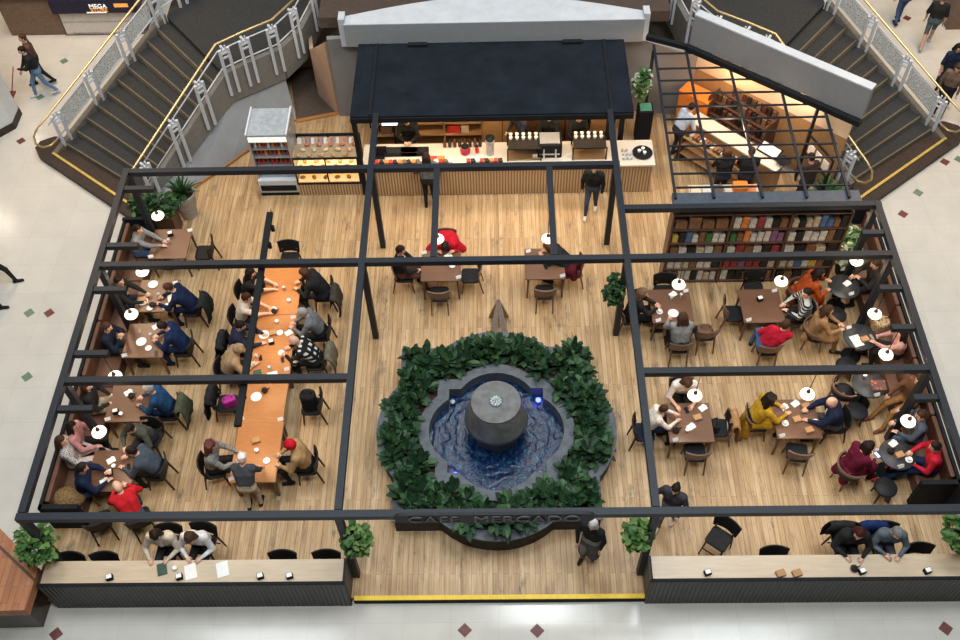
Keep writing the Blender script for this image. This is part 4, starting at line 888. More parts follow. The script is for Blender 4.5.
for x in (-.88, .88): MB().box((x, .05, .7), (.04, .6, 1.4)).build('side_panel', DARKW, t)
for k in range(44):
    r, c = k//11, k % 11; u, v = -.78+.156*c, -.15+.14*r; q = (k*7+r) % 4; nm = ('dark brown', 'black', 'burgundy', 'taupe')[q]
    item('packet', lambda: MB().rbox((0, 0, .11), (.12, .1, .22), .01), M('rk%d' % q, ((.08, .04, .02), (.02, .015, .012), (.07, .022, .016), (.14, .09, .06))[q], .5, var=.4, scale=20), f'{nm} packet on tier {("one", "two", "three", "four")[r]} of the dark display rack', 'packet', (6.45+u*ca-v*sa, 11.95+u*sa+v*ca, (.466, .766, 1.066, 1.336)[r]), rad(-45.5), f'{nm} packets on tier {("one", "two", "three", "four")[r]} of the display rack', 'rk%d' % q)
t = thing('orange_cabinet', 'bright orange cabinet at the back of the book shop', 'cabinet', (5.42, 12.75, 0), rad(-40)); MB().rbox((0, 0, .6), (.85, .45, 1.2), .02).build('body', M('bright_orange', (.75, .22, .03), .5, var=.08), t)
for s in (-1, 1): MB().box((s*.2, -.235, .6), (.38, .02, 1.1)).build('door', M('bright_orange', (.75, .22, .03), .5), t)
MB().box((0, 0, 1.215), (.88, .48, .03)).build('top', M('bright_orange', (.75, .22, .03), .5), t)
t = thing('book_table', 'pale display table stacked with books behind the bookshelf', 'table', (5.7, 9.5, 0)); MB().rbox((0, 0, .78), (1.72, .55, .04), .01).build('tabletop', CREAM, t); legs4(t, .78, .22, .76, .06, .06, DARKW)
for k, (x, c, lab) in enumerate(((-.7, (.6, .5, .36), 'cream'), (-.42, (.55, .55, .52), 'grey'), (-.15, (.08, .07, .06), 'black'), (.12, (.5, .44, .36), 'tan'), (.66, (.5, .16, .04), 'russet'))): item('book', lambda: MB().box((0, 0, .04), (.24, .36, .08)), M('bk%d' % k, c, .5), f'{lab} book lying on the pale display table in the shop', 'book', (5.7+x, 9.5, .801))
item('shopping_bag', lambda: MB().rbox((0, 0, .13), (.36, .26, .26), .03), M('bright_orange', (.75, .22, .03), .5), 'orange bag on the pale display table in the shop', 'bag', (6.07, 9.52, .801))
t = thing('tilted_board', 'black framed white board lying tilted on the sales counter', 'frame', (7.0, 10.75, .95), rad(-45)); MB().slab([(-.3, -.15, .01), (.3, -.15, .01), (.3, .15, .14), (-.3, .15, .14)], .02).build('frame', BLACKM, t); MB().slab([(-.26, -.12, .026), (.26, -.12, .026), (.26, .12, .13), (-.26, .12, .13)], .006).build('board', PAPER, t)
item('bowl', lambda: MB().lathe((0, 0, 0), [(.1, 0), (.19, .1), (.17, .1), (.08, .02), (0, .02)], 20), BLACKM, 'round black bowl on the far end of the sales counter', 'bowl', (7.28, 10.36, .926))
t = thing('metal_rack', 'narrow black rail rack standing at the right end of the book shop', 'rack', (8.05, 10.2, 0), rad(-68))
for x in (-.5, .5): MB().bar((x, 0, 0), (x, 0, 1.6), .04, .04, up=(0, 1, 0)).build('post', BLACKM, t)
for z in (.5, 1.0, 1.58): MB().box((0, 0, z), (1.0, .05, .03)).build('rail', BLACKM, t)
for x in (-.3, 0, .3): MB().box((x, 0, 1.25), (.22, .02, .3)).build('card', PAPER, t)

# ------------------------------------------------------------------ mall kiosks and pillar
t = thing('phone_kiosk', 'white mall kiosk with navy MEGA STORE sign, top corner by the left stair', 'kiosk')
MB().box((-11.9, 18.38, .32), (2.4, 1.7, .86)).build('base', M('off_white_panel', (.6, .54, .48), .5, var=.06), t); MB().box((-11.9, 18.43, -.1), (2.5, 1.8, .1)).build('plinth', M('brown_paint', (.13, .08, .055), .7), t)
MB().box((-11.9, 18.33, .95), (2.6, 1.9, .42)).build('header', M('navy_panel', (.012, .01, .03), .4), t); MB().box((-11.9, 18.48, 1.2), (2.3, 1.6, .08)).build('top', CREAM, t)
MB().box((-11.9, 17.52, .34), (2.36, .01, .02)).build('joint', M('grey_paint', (.4, .37, .33), .5), t)
text('MEGA', .2, (-11.75, 17.37, .98), M('lettering_white', (.8, .8, .8), .5, emit=(1, .95, .9), es=.5), t); text('STORE', .17, (-11.75, 17.37, .85), M('lettering_orange', (.8, .35, .08), .5, emit=(1, .45, .1), es=.4), t)
MB().box((-11.05, 17.375, 1.0), (.42, .012, .12)).build('strip', M('lettering_orange', (.8, .35, .08), .5), t); MB().box((-11.85, 17.375, .77), (.6, .01, .035)).build('strip', M('lettering_white', (.8, .8, .8), .5), t)
t = thing('brown_kiosk', 'brown boxy kiosk beside the white phone kiosk at the top', 'kiosk'); MB().box((-14.0, 18.2, .5), (1.7, 1.25, 1.3)).build('body', M('kiosk_brown', (.16, .1, .065), .6), t); MB().box((-14.0, 18.2, 1.2), (1.9, 1.4, .1)).build('top', LEATHER, t)
t = thing('brown_kiosk', 'brown kiosk block at the top right corner of the mall floor', 'kiosk'); MB().box((14.4, 18.0, .6), (1.6, 2.0, 1.5)).build('body', M('kiosk_brown', (.16, .1, .065), .6), t); MB().box((14.4, 18.0, 1.4), (1.7, 2.1, .1)).build('top', LEATHER, t)
t = thing('mall_pillar', 'white octagonal mall pillar with dark base at the left edge', 'pillar', (-14.25, 13.65, -.15)); o8 = [(.78*math.cos(rad(22.5+45*k)), .78*math.sin(rad(22.5+45*k))) for k in range(8)]
MB().prism(o8, .2, 6).build('shaft', M('white_pillar', (.6, .6, .58), .5, var=.05), t); MB().prism([(x*1.04, y*1.04) for x, y in o8], 0, .22).build('base', PLINTH, t)
t = thing('brick_kiosk', 'brick-orange boarded kiosk corner with glossy dark base, bottom left', 'kiosk')
BRK = planks('orange_brick', ((.25, .09, .035), (.32, .12, .05), (.36, .15, .06), (.4, .18, .08), (.22, .08, .03), (.1, .04, .02)), .12, .9, .6, True)
kp = [(-10.9, 1.6), (-12, -.2), (-12, -1.1), (-8.75, -1.03), (-8.72, -.2)]
MB().prism(kp[::-1] if False else [kp[1], kp[2], kp[3], kp[4], kp[0]], .72, .98).build('boarded_top', BRK, t)
MB().prism([(-11.9, -.2), (-11.9, -1.0), (-8.85, -.95), (-8.82, -.25), (-10.9, 1.45)], -.15, .73).build('base', M('gloss_brown', (.045, .03, .022), .15), t)
MB().bar((-10.9, 1.25, .985), (-8.72, -.45, .985), .05, .02).build('joint', DARKW, t)
# ------------------------------------------------------------------ pots and trailing plants
t = thing('planter_pot', 'tall tapered grey pot holding a spiky palm by the left stair', 'pot', (-7.88, 9.78, 0)); MB().lathe((0, 0, 0), [(.2, 0), (.32, .75), (.33, .8), (.29, .8), (.27, .74)], 28).build('shell', M('grey_pot', (.3, .27, .24), .8, bmp=.2), t); MB().lathe((0, 0, .74), [(.28, 0), (0, .01)][::1], 20).build('soil', M('soil', (.05, .022, .016), .95), t)
def palm(seed, n, L, mats, name):
    r = random.Random(seed); b = MB()
    for k in range(n):
        a = k*2.4; e = r.uniform(.2, 1.35); l = L*r.uniform(.75, 1.1); ca, sa = math.cos(a), math.sin(a); b.mat(k % len(mats)); vs = []
        for t_, w in ((0, .02), (.3, .03), (.65, .028), (1, .003)):
            x = l*t_*math.cos(e)+.02; z = l*(t_*math.sin(e)-.35*t_*t_*math.cos(e))
            for s in (-1, 0, 1): vs.append((x*ca-s*w*sa, x*sa+s*w*ca, z+.01*abs(s)))
        b.add(vs, [f for i in range(3) for f in ((3*i, 3*i+1, 3*i+4, 3*i+3), (3*i+1, 3*i+2, 3*i+5, 3*i+4))], True)
    b.mat(0).tube([(0, 0, -.05), (0, 0, .1)], .03, 6)
    return b
tag(palm(4, 46, .62, [M('palm_green', (.02, .06, .02), .45, var=.3)], 'p').build('palm_plant', M('palm_green', (.02, .06, .02), .45), None, (-7.88, 9.78, .78)), 'spiky dark green palm growing in the tall grey pot', 'plant')
def bushy(seed, r0, n, hang, leaf=.07, mats=None):
    r = random.Random(seed); b = MB()
    for k in range(n):
        a, e = r.uniform(0, 6.28), r.uniform(-1, 1); d = r.uniform(.3, 1)**.6*r0; p = Vector((d*math.cos(a)*math.sqrt(1-e*e), d*math.sin(a)*math.sqrt(1-e*e), e*d*hang-(hang-1)*r0*.5)); R = Matrix.Rotation(r.uniform(0, 6.28), 3, 'Z')@Matrix.Rotation(r.uniform(-.9, .9), 3, 'X'); l = leaf*r.uniform(.7, 1.3); b.mat(0 if r.random() < .6 else 1)
        vs = [p+R@Vector(v)*l for v in ((0, -1, -.1), (.6, -.2, .12), (.45, .5, .05), (0, 1, -.25), (-.45, .5, .05), (-.6, -.2, .12), (0, 0, 0))]
        b.add(vs, [(0, 1, 6), (1, 2, 6), (2, 3, 6), (3, 4, 6), (4, 5, 6), (5, 0, 6)], True)
    for k in range(5): a = k*1.25; b.mat(0).tube([(0, 0, 0), (r0*.5*math.cos(a), r0*.5*math.sin(a), .05), (r0*.8*math.cos(a), r0*.8*math.sin(a), -r0*hang*.6)], .006, 4)
    return b
IVY = [M('ivy_green', (.05, .13, .03), .5, var=.4), M('ivy_light', (.14, .24, .06), .5, var=.3)]
IVYD = [M('leaf_green', (.022, .065, .02), .38), M('ivy_green', (.05, .13, .03), .5)]
for k, (x, y, z, r0, n, hg, lab, mm_) in enumerate(((-2.6, .02, 1.75, .3, 150, 1.7, 'leafy trailing plant in a basket on the front post left of the entrance', IVY), (2.56, .02, 1.8, .3, 150, 1.5, 'leafy trailing plant in a basket on the front post right of the entrance', IVY), (2.62, 5.8, 1.75, .25, 130, 2.0, 'leafy trailing plant on the post right of the front tables', IVYD), (-8.56, -.02, 1.7, .4, 200, 1.3, 'leafy bright green plant at the corner post by the brick kiosk', IVY), (8.5, .05, 1.7, .36, 170, 1.3, 'leafy plant at the right front corner post', IVY), (3.85, 12.4, 2.0, .25, 130, 2.0, 'white-flecked trailing plant right of the black canopy', [M('ivy_green', (.05, .13, .03), .5), M('ivy_pale', (.4, .42, .32), .6)]))):
    t = thing('hanging_plant', lab, 'plant', (x, y, z)); bushy(k, r0, n, hg, .085, mm_).build('foliage', mm_, t); MB().lathe((0, 0, -.06), [(.09, 0), (.12, .13), (.1, .13), (.08, .04), (0, .04)], 12).build('basket', BLACKM, t)
    if k < 3: MB().bar((0, 0, 0), (-.2 if x < 0 else .2, 0, .02), .03, .03).build('bracket', BLACKM, t)
    elif k < 5: MB().bar((0, 0, .0), (.2 if x < 0 else -.2, 0, .02), .03, .03).build('bracket', BLACKM, t)
    else: MB().bar((0, 0, 0), (.2, .2, .02), .03, .03).build('bracket', BLACKM, t)
t = thing('planter_box', 'dark planter box of green bushes between left bench and stair', 'planter', (-8.5, 9.25, 0)); MB().rbox((0, 0, .35), (1.0, .5, .7), .02).build('box', DARKW, t)
for k, x in enumerate((-.28, .05, .33)): tag(bushy(20+k, .3, 130, 1.2, .08, IVYD).build('bush', IVYD, None, (-8.5+x, 9.25, .95)), ('green bush at the outer end of the dark planter box', 'green bush in the middle of the dark planter box', 'green bush at the inner end of the dark planter box')[k], 'plant', 'bushes in the left planter box')
for k, (x, y, z, lab) in enumerate(((8.5, 8.1, .3, 'white-flecked flowering bush behind the bookshelf end, far one'), (8.4, 7.55, .3, 'white-flecked flowering bush beside the bookshelf end, near one'))):
    t = thing('flower_pot', lab, 'plant', (x, y, 0)); MB().lathe((0, 0, 0), [(.18, 0), (.24, .35), (.22, .35), (.18, .3), (0, .3)], 18).build('pot', BLACKM, t); bushy(40+k, .34, 150, 1.1, .08).build('foliage', [M('ivy_green', (.05, .13, .03), .5), M('flower_white', (.4, .4, .28), .6)], t, (0, 0, .62))
t = thing('shop_plant', 'dark bushy plant in a pale pot at the right end of the shop', 'plant', (8.35, 9.75, 0)); MB().lathe((0, 0, 0), [(.28, 0), (.36, .5), (.33, .5), (.28, .44), (0, .44)], 22).build('pot', M('grey_pot', (.3, .27, .24), .8), t); palm(9, 60, .6, IVYD, 'x').build('foliage', IVYD, t, (0, 0, .46))
# ------------------------------------------------------------------ people
BLK = (.012, .012, .014); NAVY = (.012, .018, .045); JEAN = (.05, .085, .16); DJEAN = (.02, .03, .06); GREY = (.2, .2, .2); DGREY = (.06, .06, .065); BEIGE = (.42, .33, .22); TAN = (.28, .16, .075); CREAMC = (.6, .52, .42); REDC = (.42, .015, .02); BRN = (.07, .035, .02)
DK = (.018, .011, .008); BR = (.055, .026, .014); GH = (.28, .26, .24); RH_ = (.09, .02, .012); BL_ = (.16, .09, .045)
T_ = lambda f=.5, w=.17, z=.8: ((-w, f, z), (w, f, z))
# left bench tables
person('man in a grey sweater and jeans leaning on the table by the leafy corner', -8.66, 8.1, -90, lean=20, hands=((-.06, .68, .80), (.08, .66, .80)), top=GREY, bottom=JEAN, hair=('short', DK), head=(12, -15))
person('dark-haired man in black on the bench reaching toward the white plate', -8.68, 6.5, -90, lean=14, hands=((-.0, .68, .82), (.2, .55, .80)), top=BLK, hair=('short', DK), head=(5, -15), inner=(.5, .35, .28))
person('man in a navy suit bent over the table looking at papers', -7.08, 6.38, 92, lean=34, hands=((-.12, .66, .80), (.12, .62, .80)), top=NAVY, bottom=NAVY, hair=('short', BR), head=(40, 0), inner=(.6, .6, .6))
person('person in a dark navy jumper on the bench with hands at the chin', -8.66, 5.2, -90, lean=12, hands=((-.05, .32, 1.02), (.1, .32, 1.0)), top=(.014, .018, .03), hair=('short', BR), head=(18, 0), coat=None)
person('black-haired person in a navy blue top holding a bowl, back to the aisle', -7.08, 5.25, 92, lean=24, hands=T_(.5, .1, .84), top=(.012, .022, .06), bottom=DJEAN, hair=('short', DK), head=(35, 0))
person('dark-haired woman in a black coat and beige trousers on the bench behind the beam', -8.68, 3.65, -82, lean=8, hands=((-.12, .35, .75), (.12, .35, .75)), top=(.02, .013, .012), bottom=BEIGE, hair=('long', BR), head=(10, -10))
person('grey-haired older man in a blue sweater with an olive jacket behind him', -7.08, 3.58, 88, lean=22, hands=((-.12, .52, .80), (.1, .50, .86)), top=(.018, .055, .12), bottom=DJEAN, hair=('short', GH), head=(25, 5))
person('woman in a black and white patterned top lounging on the bench, pale trousers', -8.8, 2.34, -75, lean=2, hands=((-.2, .3, .7), (.2, .35, .7)), top=pattern('leopard_cloth', 'spots', (.012, .012, .012), (.45, .42, .4), 38), bottom=(.5, .4, .36), hair=('bob', BR), head=(5, -20), legs=(((-.1, .42, .66), (-.16, .62, .35)), ((.12, .45, .62), (.2, .7, .3))))
person('dark-haired woman in a pink top behind the patterned top on the bench', -8.76, 2.68, -88, lean=10, hands=((-.15, .35, .72), (.15, .4, .72)), top=(.42, .2, .2), bottom=BLK, hair=('long', DK), head=(10, 10))
person('bearded man in a slate jacket leaning on the crowded table', -7.05, 2.12, 88, lean=30, hands=((-.15, .58, .80), (.12, .55, .86)), top=(.05, .062, .08), bottom=BLK, hair=('short', DK), head=(30, 0), puffy=1.08)
person('dark-haired person in an olive sweater at the corner of the crowded table', -7.40, 2.88, 160, lean=26, hands=((-.15, .5, .80), (.16, .48, .82)), top=(.07, .075, .06), hair=('short', DK), head=(30, 0))
person('bald man in a bright red jumper, back to the aisle', -7.30, 1.08, 32, lean=30, hands=((-.12, .58, .80), (.14, .52, .84)), top=REDC, bottom=JEAN, hair=('bald', BR), head=(30, 0))
person('dark-haired person in a navy jacket and jeans at the near end of the bench', -8.39, 1.68, -75, lean=16, hands=((-.05, .5, .95), (.14, .48, .84)), top=NAVY, bottom=JEAN, hair=('short', DK), head=(20, 0), puffy=1.1)
# communal table
person('woman with bare forearms and a black vest at the far end of the communal table', -5.76, 6.7, -88, lean=18, hands=((-.04, .66, .80), (.1, .62, .80)), top=BLK, hair=('bob', DK), head=(22, 0), sleeve='short')
person('person in a cream top with forearms on the communal table', -5.8, 5.98, -85, lean=22, hands=((0, .72, .80), (.12, .68, .80)), top=CREAMC, bottom=BLK, hair=('short', BR), head=(28, 0), sleeve='short')
person('person in a navy jacket eating at the communal table beneath the track light', -5.82, 5.22, -90, lean=22, hands=T_(.6, .14), top=(.02, .025, .05), bottom=NAVY, hair=('short', DK), head=(30, 0), puffy=1.1)
person('person in a beige hooded jacket hunched over the communal table', -5.9, 4.55, -80, lean=32, hands=T_(.58, .15), top=(.33, .22, .12), bottom=BLK, hair=('beanie', (.33, .22, .12)), head=(45, 0), puffy=1.2)
person('woman with curly red-brown hair and grey patterned top at the near table end', -5.84, 2.18, -85, lean=12, hands=((-.12, .52, .80), (.12, .5, .80)), top=pattern('grey_flecked', 'spots', (.06, .06, .06), (.22, .21, .2), 40), bottom=BLK, hair=('curly', RH_), head=(15, 0))
person('standing man in a white cap, dark jacket and beige trousers at the table end', -5.0, 1.52, -2, pose='stand', lean=24, hands=((-.2, .45, .86), (.22, .4, .9)), top=DGREY, bottom=(.45, .36, .26), hair=('cap', (.7, .68, .64)), head=(35, 0), stride=.06)
person('brown-haired person in a black coat at the far right of the communal table', -4.05, 6.72, 88, lean=30, hands=T_(.52, .14), top=BLK, hair=('bob', BR), head=(40, 0), puffy=1.12)
person('grey-haired person in a grey sweater at the communal table', -4.00, 5.58, 92, lean=26, hands=((-.1, .55, .84), (.1, .53, .82)), top=(.13, .135, .14), bottom=BLK, hair=('short', GH), head=(35, 0))
person('balding man in a black and white plaid shirt bending over the communal table', -4.02, 4.82, 86, lean=36, hands=((-.12, .6, .80), (.14, .56, .8)), top=pattern('plaid_cloth', 'plaid', (.012, .012, .012), (.55, .54, .5), 2.6), bottom=BLK, hair=('bald', BR), head=(40, 0))
person('person in a red beanie and tan jacket at the communal table', -3.97, 2.2, 95, lean=16, hands=T_(.46, .15), top=(.36, .21, .09), bottom=BLK, hair=('beanie', (.5, .012, .02)), head=(25, 0), puffy=1.12)
# tables before the counter
person('person in a bright red puffy jacket slumped over the table in front of the counter', -1.16, 8.22, 180, lean=56, hands=T_(.5, .2), top=(.45, .012, .025), bottom=BLK, hair=('short', DK), head=(70, 0), puffy=1.55)
person('person in a black top with white stripes seated left of the red jacket', -2.18, 7.3, -88, lean=2, hands=((-.12, .36, .74), (.12, .36, .74)), top=BLK, inner=(.7, .68, .64), bottom=(.1, .045, .03), hair=('short', DK), head=(15, 0))
person('long-haired person in black bending over from the maroon chair', 1.74, 7.38, 70, lean=56, hands=((-.1, .64, .80), (.14, .6, .80)), top=BLK, bottom=(.09, .012, .016), hair=('long', BR), head=(40, 10), coat=.4, coatcol=(.09, .012, .016))
# right side
person('woman with long light brown hair in a black top near the bookshelf', 3.14, 5.95, -85, lean=14, hands=((-.04, .5, .84), (.1, .5, .84)), top=BLK, bottom=BLK, hair=('long', BL_), head=(25, 0))
person('brown-haired woman in a grey sweater seen from behind near the bookshelf', 4.10, 5.12, 2, lean=16, hands=T_(.5, .18), top=(.21, .205, .2), bottom=BLK, hair=('bob', BR), head=(20, 0))
person('man in a black and white striped jumper by the bookshelf tables', 6.98, 5.88, 88, lean=12, hands=((-.12, .4, .82), (.1, .44, .84)), top=pattern('striped_cloth', 'stripe', (.012, .012, .013), (.42, .42, .4), 4.6), bottom=BLK, hair=('short', DK), head=(5, 25))
person('man in a crimson jumper and jeans on the near side of the striped jumper table', 6.0, 5.02, -28, lean=22, side=24, hands=((-.2, .34, .66), (.12, .4, .68)), top=(.4, .012, .03), bottom=(.06, .11, .22), hair=('short', BR), head=(15, -20), legs=(((-.28, .36, .54), (-.34, .34, .09)), ((.0, .4, .54), (.0, .45, .09))))
person('person in a rust-orange jumper leaning on the round table by the bookshelf', 7.05, 6.48, -88, lean=28, hands=((-.04, .5, 1.0), (.14, .52, .80)), top=(.32, .055, .012), bottom=(.25, .04, .015), hair=('bob', DK), head=(20, 0), coat=.45)
person('dark-clothed man on the right bench opposite the rust-orange jumper', 8.72, 6.7, 95, lean=12, hands=((-.1, .4, .95), (.12, .44, .84)), top=(.03, .024, .02), bottom=BLK, hair=('short', BR), head=(20, 0))
person('woman in a tan coat and cream scarf seated left of the round table', 7.16, 5.42, -98, lean=12, hands=((-.08, .48, .82), (.12, .48, .82)), top=TAN, bottom=(.2, .11, .05), inner=(.62, .5, .34), hair=('bob', BR), head=(12, 0), coat=.45)
person('person in a pink jumper slouching on the right bench under the bracket', 8.81, 4.85, 75, lean=10, side=-12, hands=((-.1, .5, .82), (.2, .4, .7)), top=(.5, .26, .22), bottom=BLK, hair=('long', DK), head=(10, 0))
person('person in a brown jacket and rust trousers stretching legs from the right bench', 8.76, 3.55, 108, lean=2, hands=((-.2, .35, .68), (.2, .38, .68)), top=(.13, .06, .03), bottom=(.26, .13, .045), hair=('short', BR), head=(10, 0), legs=(((-.14, .42, .5), (-.24, .6, .1)), ((.12, .42, .48), (.1, .66, .1))), shoe=(.15, .05, .03))
person('person in a slate jacket on the right bench behind the nearest pendant, knee up', 8.66, 2.72, 85, lean=10, hands=((-.12, .4, .78), (.16, .42, .78)), top=(.07, .085, .11), bottom=(.09, .12, .17), hair=('short', BR), head=(20, 0), legs=(((-.1, .36, .52), (-.12, .45, .1)), ((.22, .1, .78), (.36, .02, .56))), shoe=(.5, .5, .5))
person('dark-haired man in a red jumper and jeans at the near end of the right bench', 8.78, 1.98, 80, lean=14, hands=((-.12, .34, .72), (.12, .42, .84)), top=(.42, .015, .03), bottom=DJEAN, hair=('short', DK), head=(20, 0), legs=(((-.16, .45, .54), (-.22, .8, .16)), ((.12, .42, .54), (.14, .5, .09))), shoe=(.4, .03, .03))
person('dark-haired person in a maroon top looking at a phone by the round table', 7.20, 1.98, -70, lean=14, hands=((-.05, .42, .80), (.1, .42, .78)), top=(.1, .01, .025), bottom=(.09, .01, .02), hair=('long', DK), head=(40, 0), coat=.35)
person('woman in a white blouse at the table under the pendant, facing the fountain side', 3.98, 3.84, 180, lean=24, hands=((-.16, .5, .80), (.18, .52, .80)), top=(.68, .6, .54), bottom=BLK, hair=('bob', BR), head=(40, 0), sleeve='short')
person('small child in a cream top looking down at the white blouse table', 3.20, 2.95, -84, scale=.86, seat=.55, lean=24, hands=((-.08, .52, .92), (.12, .52, .92)), top=(.66, .57, .48), bottom=NAVY, hair=('short', BR), head=(40, 0))
person('dark curly-haired woman in a long mustard coat', 5.46, 3.14, -84, lean=20, hands=((-.12, .52, .80), (.14, .56, .86)), top=(.42, .24, .02), bottom=BLK, hair=('curly', DK), head=(15, 0), coat=.22)
person('bald man in a navy jacket opposite the mustard coat', 7.06, 3.06, 88, lean=20, hands=((-.14, .58, .80), (.14, .56, .82)), top=NAVY, bottom=DGREY, inner=(.6, .6, .6), hair=('bald', BR), head=(28, 0), puffy=1.2)
# bar counters
person('black-haired woman in a cream cardigan reading at the left bar counter', -6.4, .36, 178, seat=.64, lean=16, hands=((-.14, .42, .98), (.2, .44, .98)), top=(.55, .47, .37), bottom=BLK, hair=('long', DK), head=(30, 20), inner=(.6, .6, .6))
person('brown-haired girl with white sleeves eating at the left bar counter', -5.74, .38, 176, seat=.64, lean=20, hands=((-.12, .42, .98), (.14, .42, .98)), top=(.64, .6, .58), bottom=BLK, hair=('long', BR), head=(45, 0))
person('dark red-haired woman in a black coat at the right bar counter', 6.68, .28, 178, seat=.64, lean=18, hands=((-.16, .42, .98), (.14, .4, .98)), top=(.02, .017, .016), bottom=BLK, hair=('long', (.05, .012, .01)), head=(20, -25), puffy=1.12)
person('grey-haired man in a slate top and blue coat at the right bar counter', 7.38, .28, 176, seat=.64, lean=16, hands=((-.16, .4, .98), (.1, .38, 1.0)), top=(.1, .12, .14), bottom=DGREY, hair=('short', (.16, .16, .16)), head=(28, 10))
# standing and walking
person('customer in a grey top and black trousers standing at the service counter, back turned', -1.65, 10.0, 0, pose='stand', lean=6, hands=((-.2, .2, 1.0), (.2, .2, 1.0)), top=(.11, .105, .1), bottom=BLK, hair=('long', DK), head=(15, 0), stride=.03)
person('walker in a black jacket, dark jeans and white shoes near the service counter', 2.45, 9.6, 168, pose='stand', lean=3, top=BLK, bottom=(.05, .065, .09), hair=('short', DK), head=(15, 0), stride=.16, shoe=(.62, .55, .5))
person('barista in a black sweater working behind the service counter', -2.2, 11.55, 180, pose='stand', lean=14, hands=((-.08, .35, 1.08), (.08, .35, 1.08)), top=BLK, hair=('short', BR), head=(38, 0))
for x, y, rz, lab in ((.75, 11.6, 120, 'dark-clothed barista behind the left display box'), (1.45, 11.55, 170, 'dark-clothed barista behind the espresso machine'), (2.15, 11.5, 200, 'dark-clothed barista behind the right display box')): person(lab, x, y, rz, pose='stand', lean=10, hands=((-.15, .35, 1.0), (.15, .35, 1.05)), top=(.02, .018, .017) if x > 1 else (.03, .03, .032), hair=('short', DK), head=(30, 0), vox=.022)
person('woman in a headscarf, black cardigan and long grey skirt walking by the fountain', 1.8, .32, 150, pose='stand', scale=.95, lean=4, hands=((-.24, .1, .85), (.2, .2, .9)), top=BLK, bottom=(.2, .19, .17), coat=.34, coatcol=(.09, .08, .075), hair=('hijab', (.5, .47, .46)), head=(10, 0), stride=.1)
person('person with a dark ponytail, dark jacket and grey jeans walking behind the front beam', 3.4, 1.0, 150, pose='stand', lean=4, hands=((-.22, .18, .95), (.2, .25, 1.15)), top=(.05, .045, .05), bottom=(.16, .17, .18), hair=('tail', DK), head=(15, 0), stride=.14, shoe=(.6, .5, .42))
MF = -.15
person('person in black and jeans pushing a floor mop near the brown kiosk', -13.0, 14.75, 120, pose='stand', z=MF, lean=10, hands=((-.05, .4, 1.15), (.12, .35, .95)), top=BLK, bottom=(.13, .2, .32), hair=('short', DK), head=(15, 0), stride=.28, shoe=(.5, .5, .5))
person('person in black striding behind the mop pusher by the brown kiosk', -13.2, 15.25, 115, pose='stand', z=MF, lean=3, top=(.1, .05, .04), bottom=BLK, hair=('short', BR), head=(5, 0), stride=.25)
item('floor_mop', lambda: MB().tube([(-.62, .18, .03), (-.05, 0, 1.2)], .016, 6).box((-.64, .18, .02), (.16, .4, .05)), M('mop_handle', (.22, .05, .03), .5), 'long handled floor mop held by the person in jeans', 'mop', (-13.4, 14.55, MF))
person('passer-by in black trousers striding at the left edge, upper one', -12.2, 7.75, -75, pose='stand', z=MF, lean=3, top=BLK, bottom=BLK, hair=('short', DK), stride=.32)
person('passer-by in black trousers striding at the left edge, lower one', -12.3, 6.95, -80, pose='stand', z=MF, lean=3, top=BLK, bottom=BLK, hair=('short', DK), stride=.3)
person('walker in a black tee and grey shorts at the top right', 12.75, 16.25, -20, pose='stand', z=MF, lean=3, top=BLK, bottom=(.08, .1, .1), skin='mid', shorts=True, sleeve='short', hair=('short', DK), stride=.3, shoe=(.3, .35, .33))
person('walker in blue jeans cut off by the top edge, near the right stair', 12.2, 17.35, 10, pose='stand', z=MF, lean=3, top=BLK, bottom=JEAN, hair=('short', DK), stride=.12)
person('dark-haired woman in a navy dress at the right edge', 12.55, 14.1, 190, pose='stand', z=MF, lean=3, top=(.02, .025, .05), bottom=BLK, coat=.5, hair=('bob', DK), sleeve='short')
person('person in brown near the end of the right brass handrail', 12.3, 13.25, 150, pose='stand', z=MF, lean=3, top=(.16, .1, .07), bottom=BLK, hair=('bob', BR))
person('person in black beside the foot of the right stair', 12.95, 12.55, 165, pose='stand', z=MF, lean=3, top=BLK, bottom=BLK, hair=('short', DK), stride=.15)
for x, y, rz, top, hr, lab in ((5.72, 9.98, 10, BLK, ('bob', BR), 'brown-haired shopper in black at the book table, left of two'), (6.3, 9.98, -10, (.02, .016, .018), ('short', BR), 'brown-haired shopper in black at the book table, right of two'), (7.75, 9.75, 25, (.05, .03, .025), ('short', DK), 'shopper in dark brown beside the shop plant'), (4.85, 11.65, -60, (.4, .44, .5), ('short', DK), 'shop worker in a pale blue shirt bending at the end of the sales counter')):
    person(lab, x, y, rz, pose='stand', lean=8 if x > 5 else 30, hands=((-.14, .35, 1.0), (.14, .35, 1.0)), top=top, hair=hr, head=(30, 0), vox=.022)

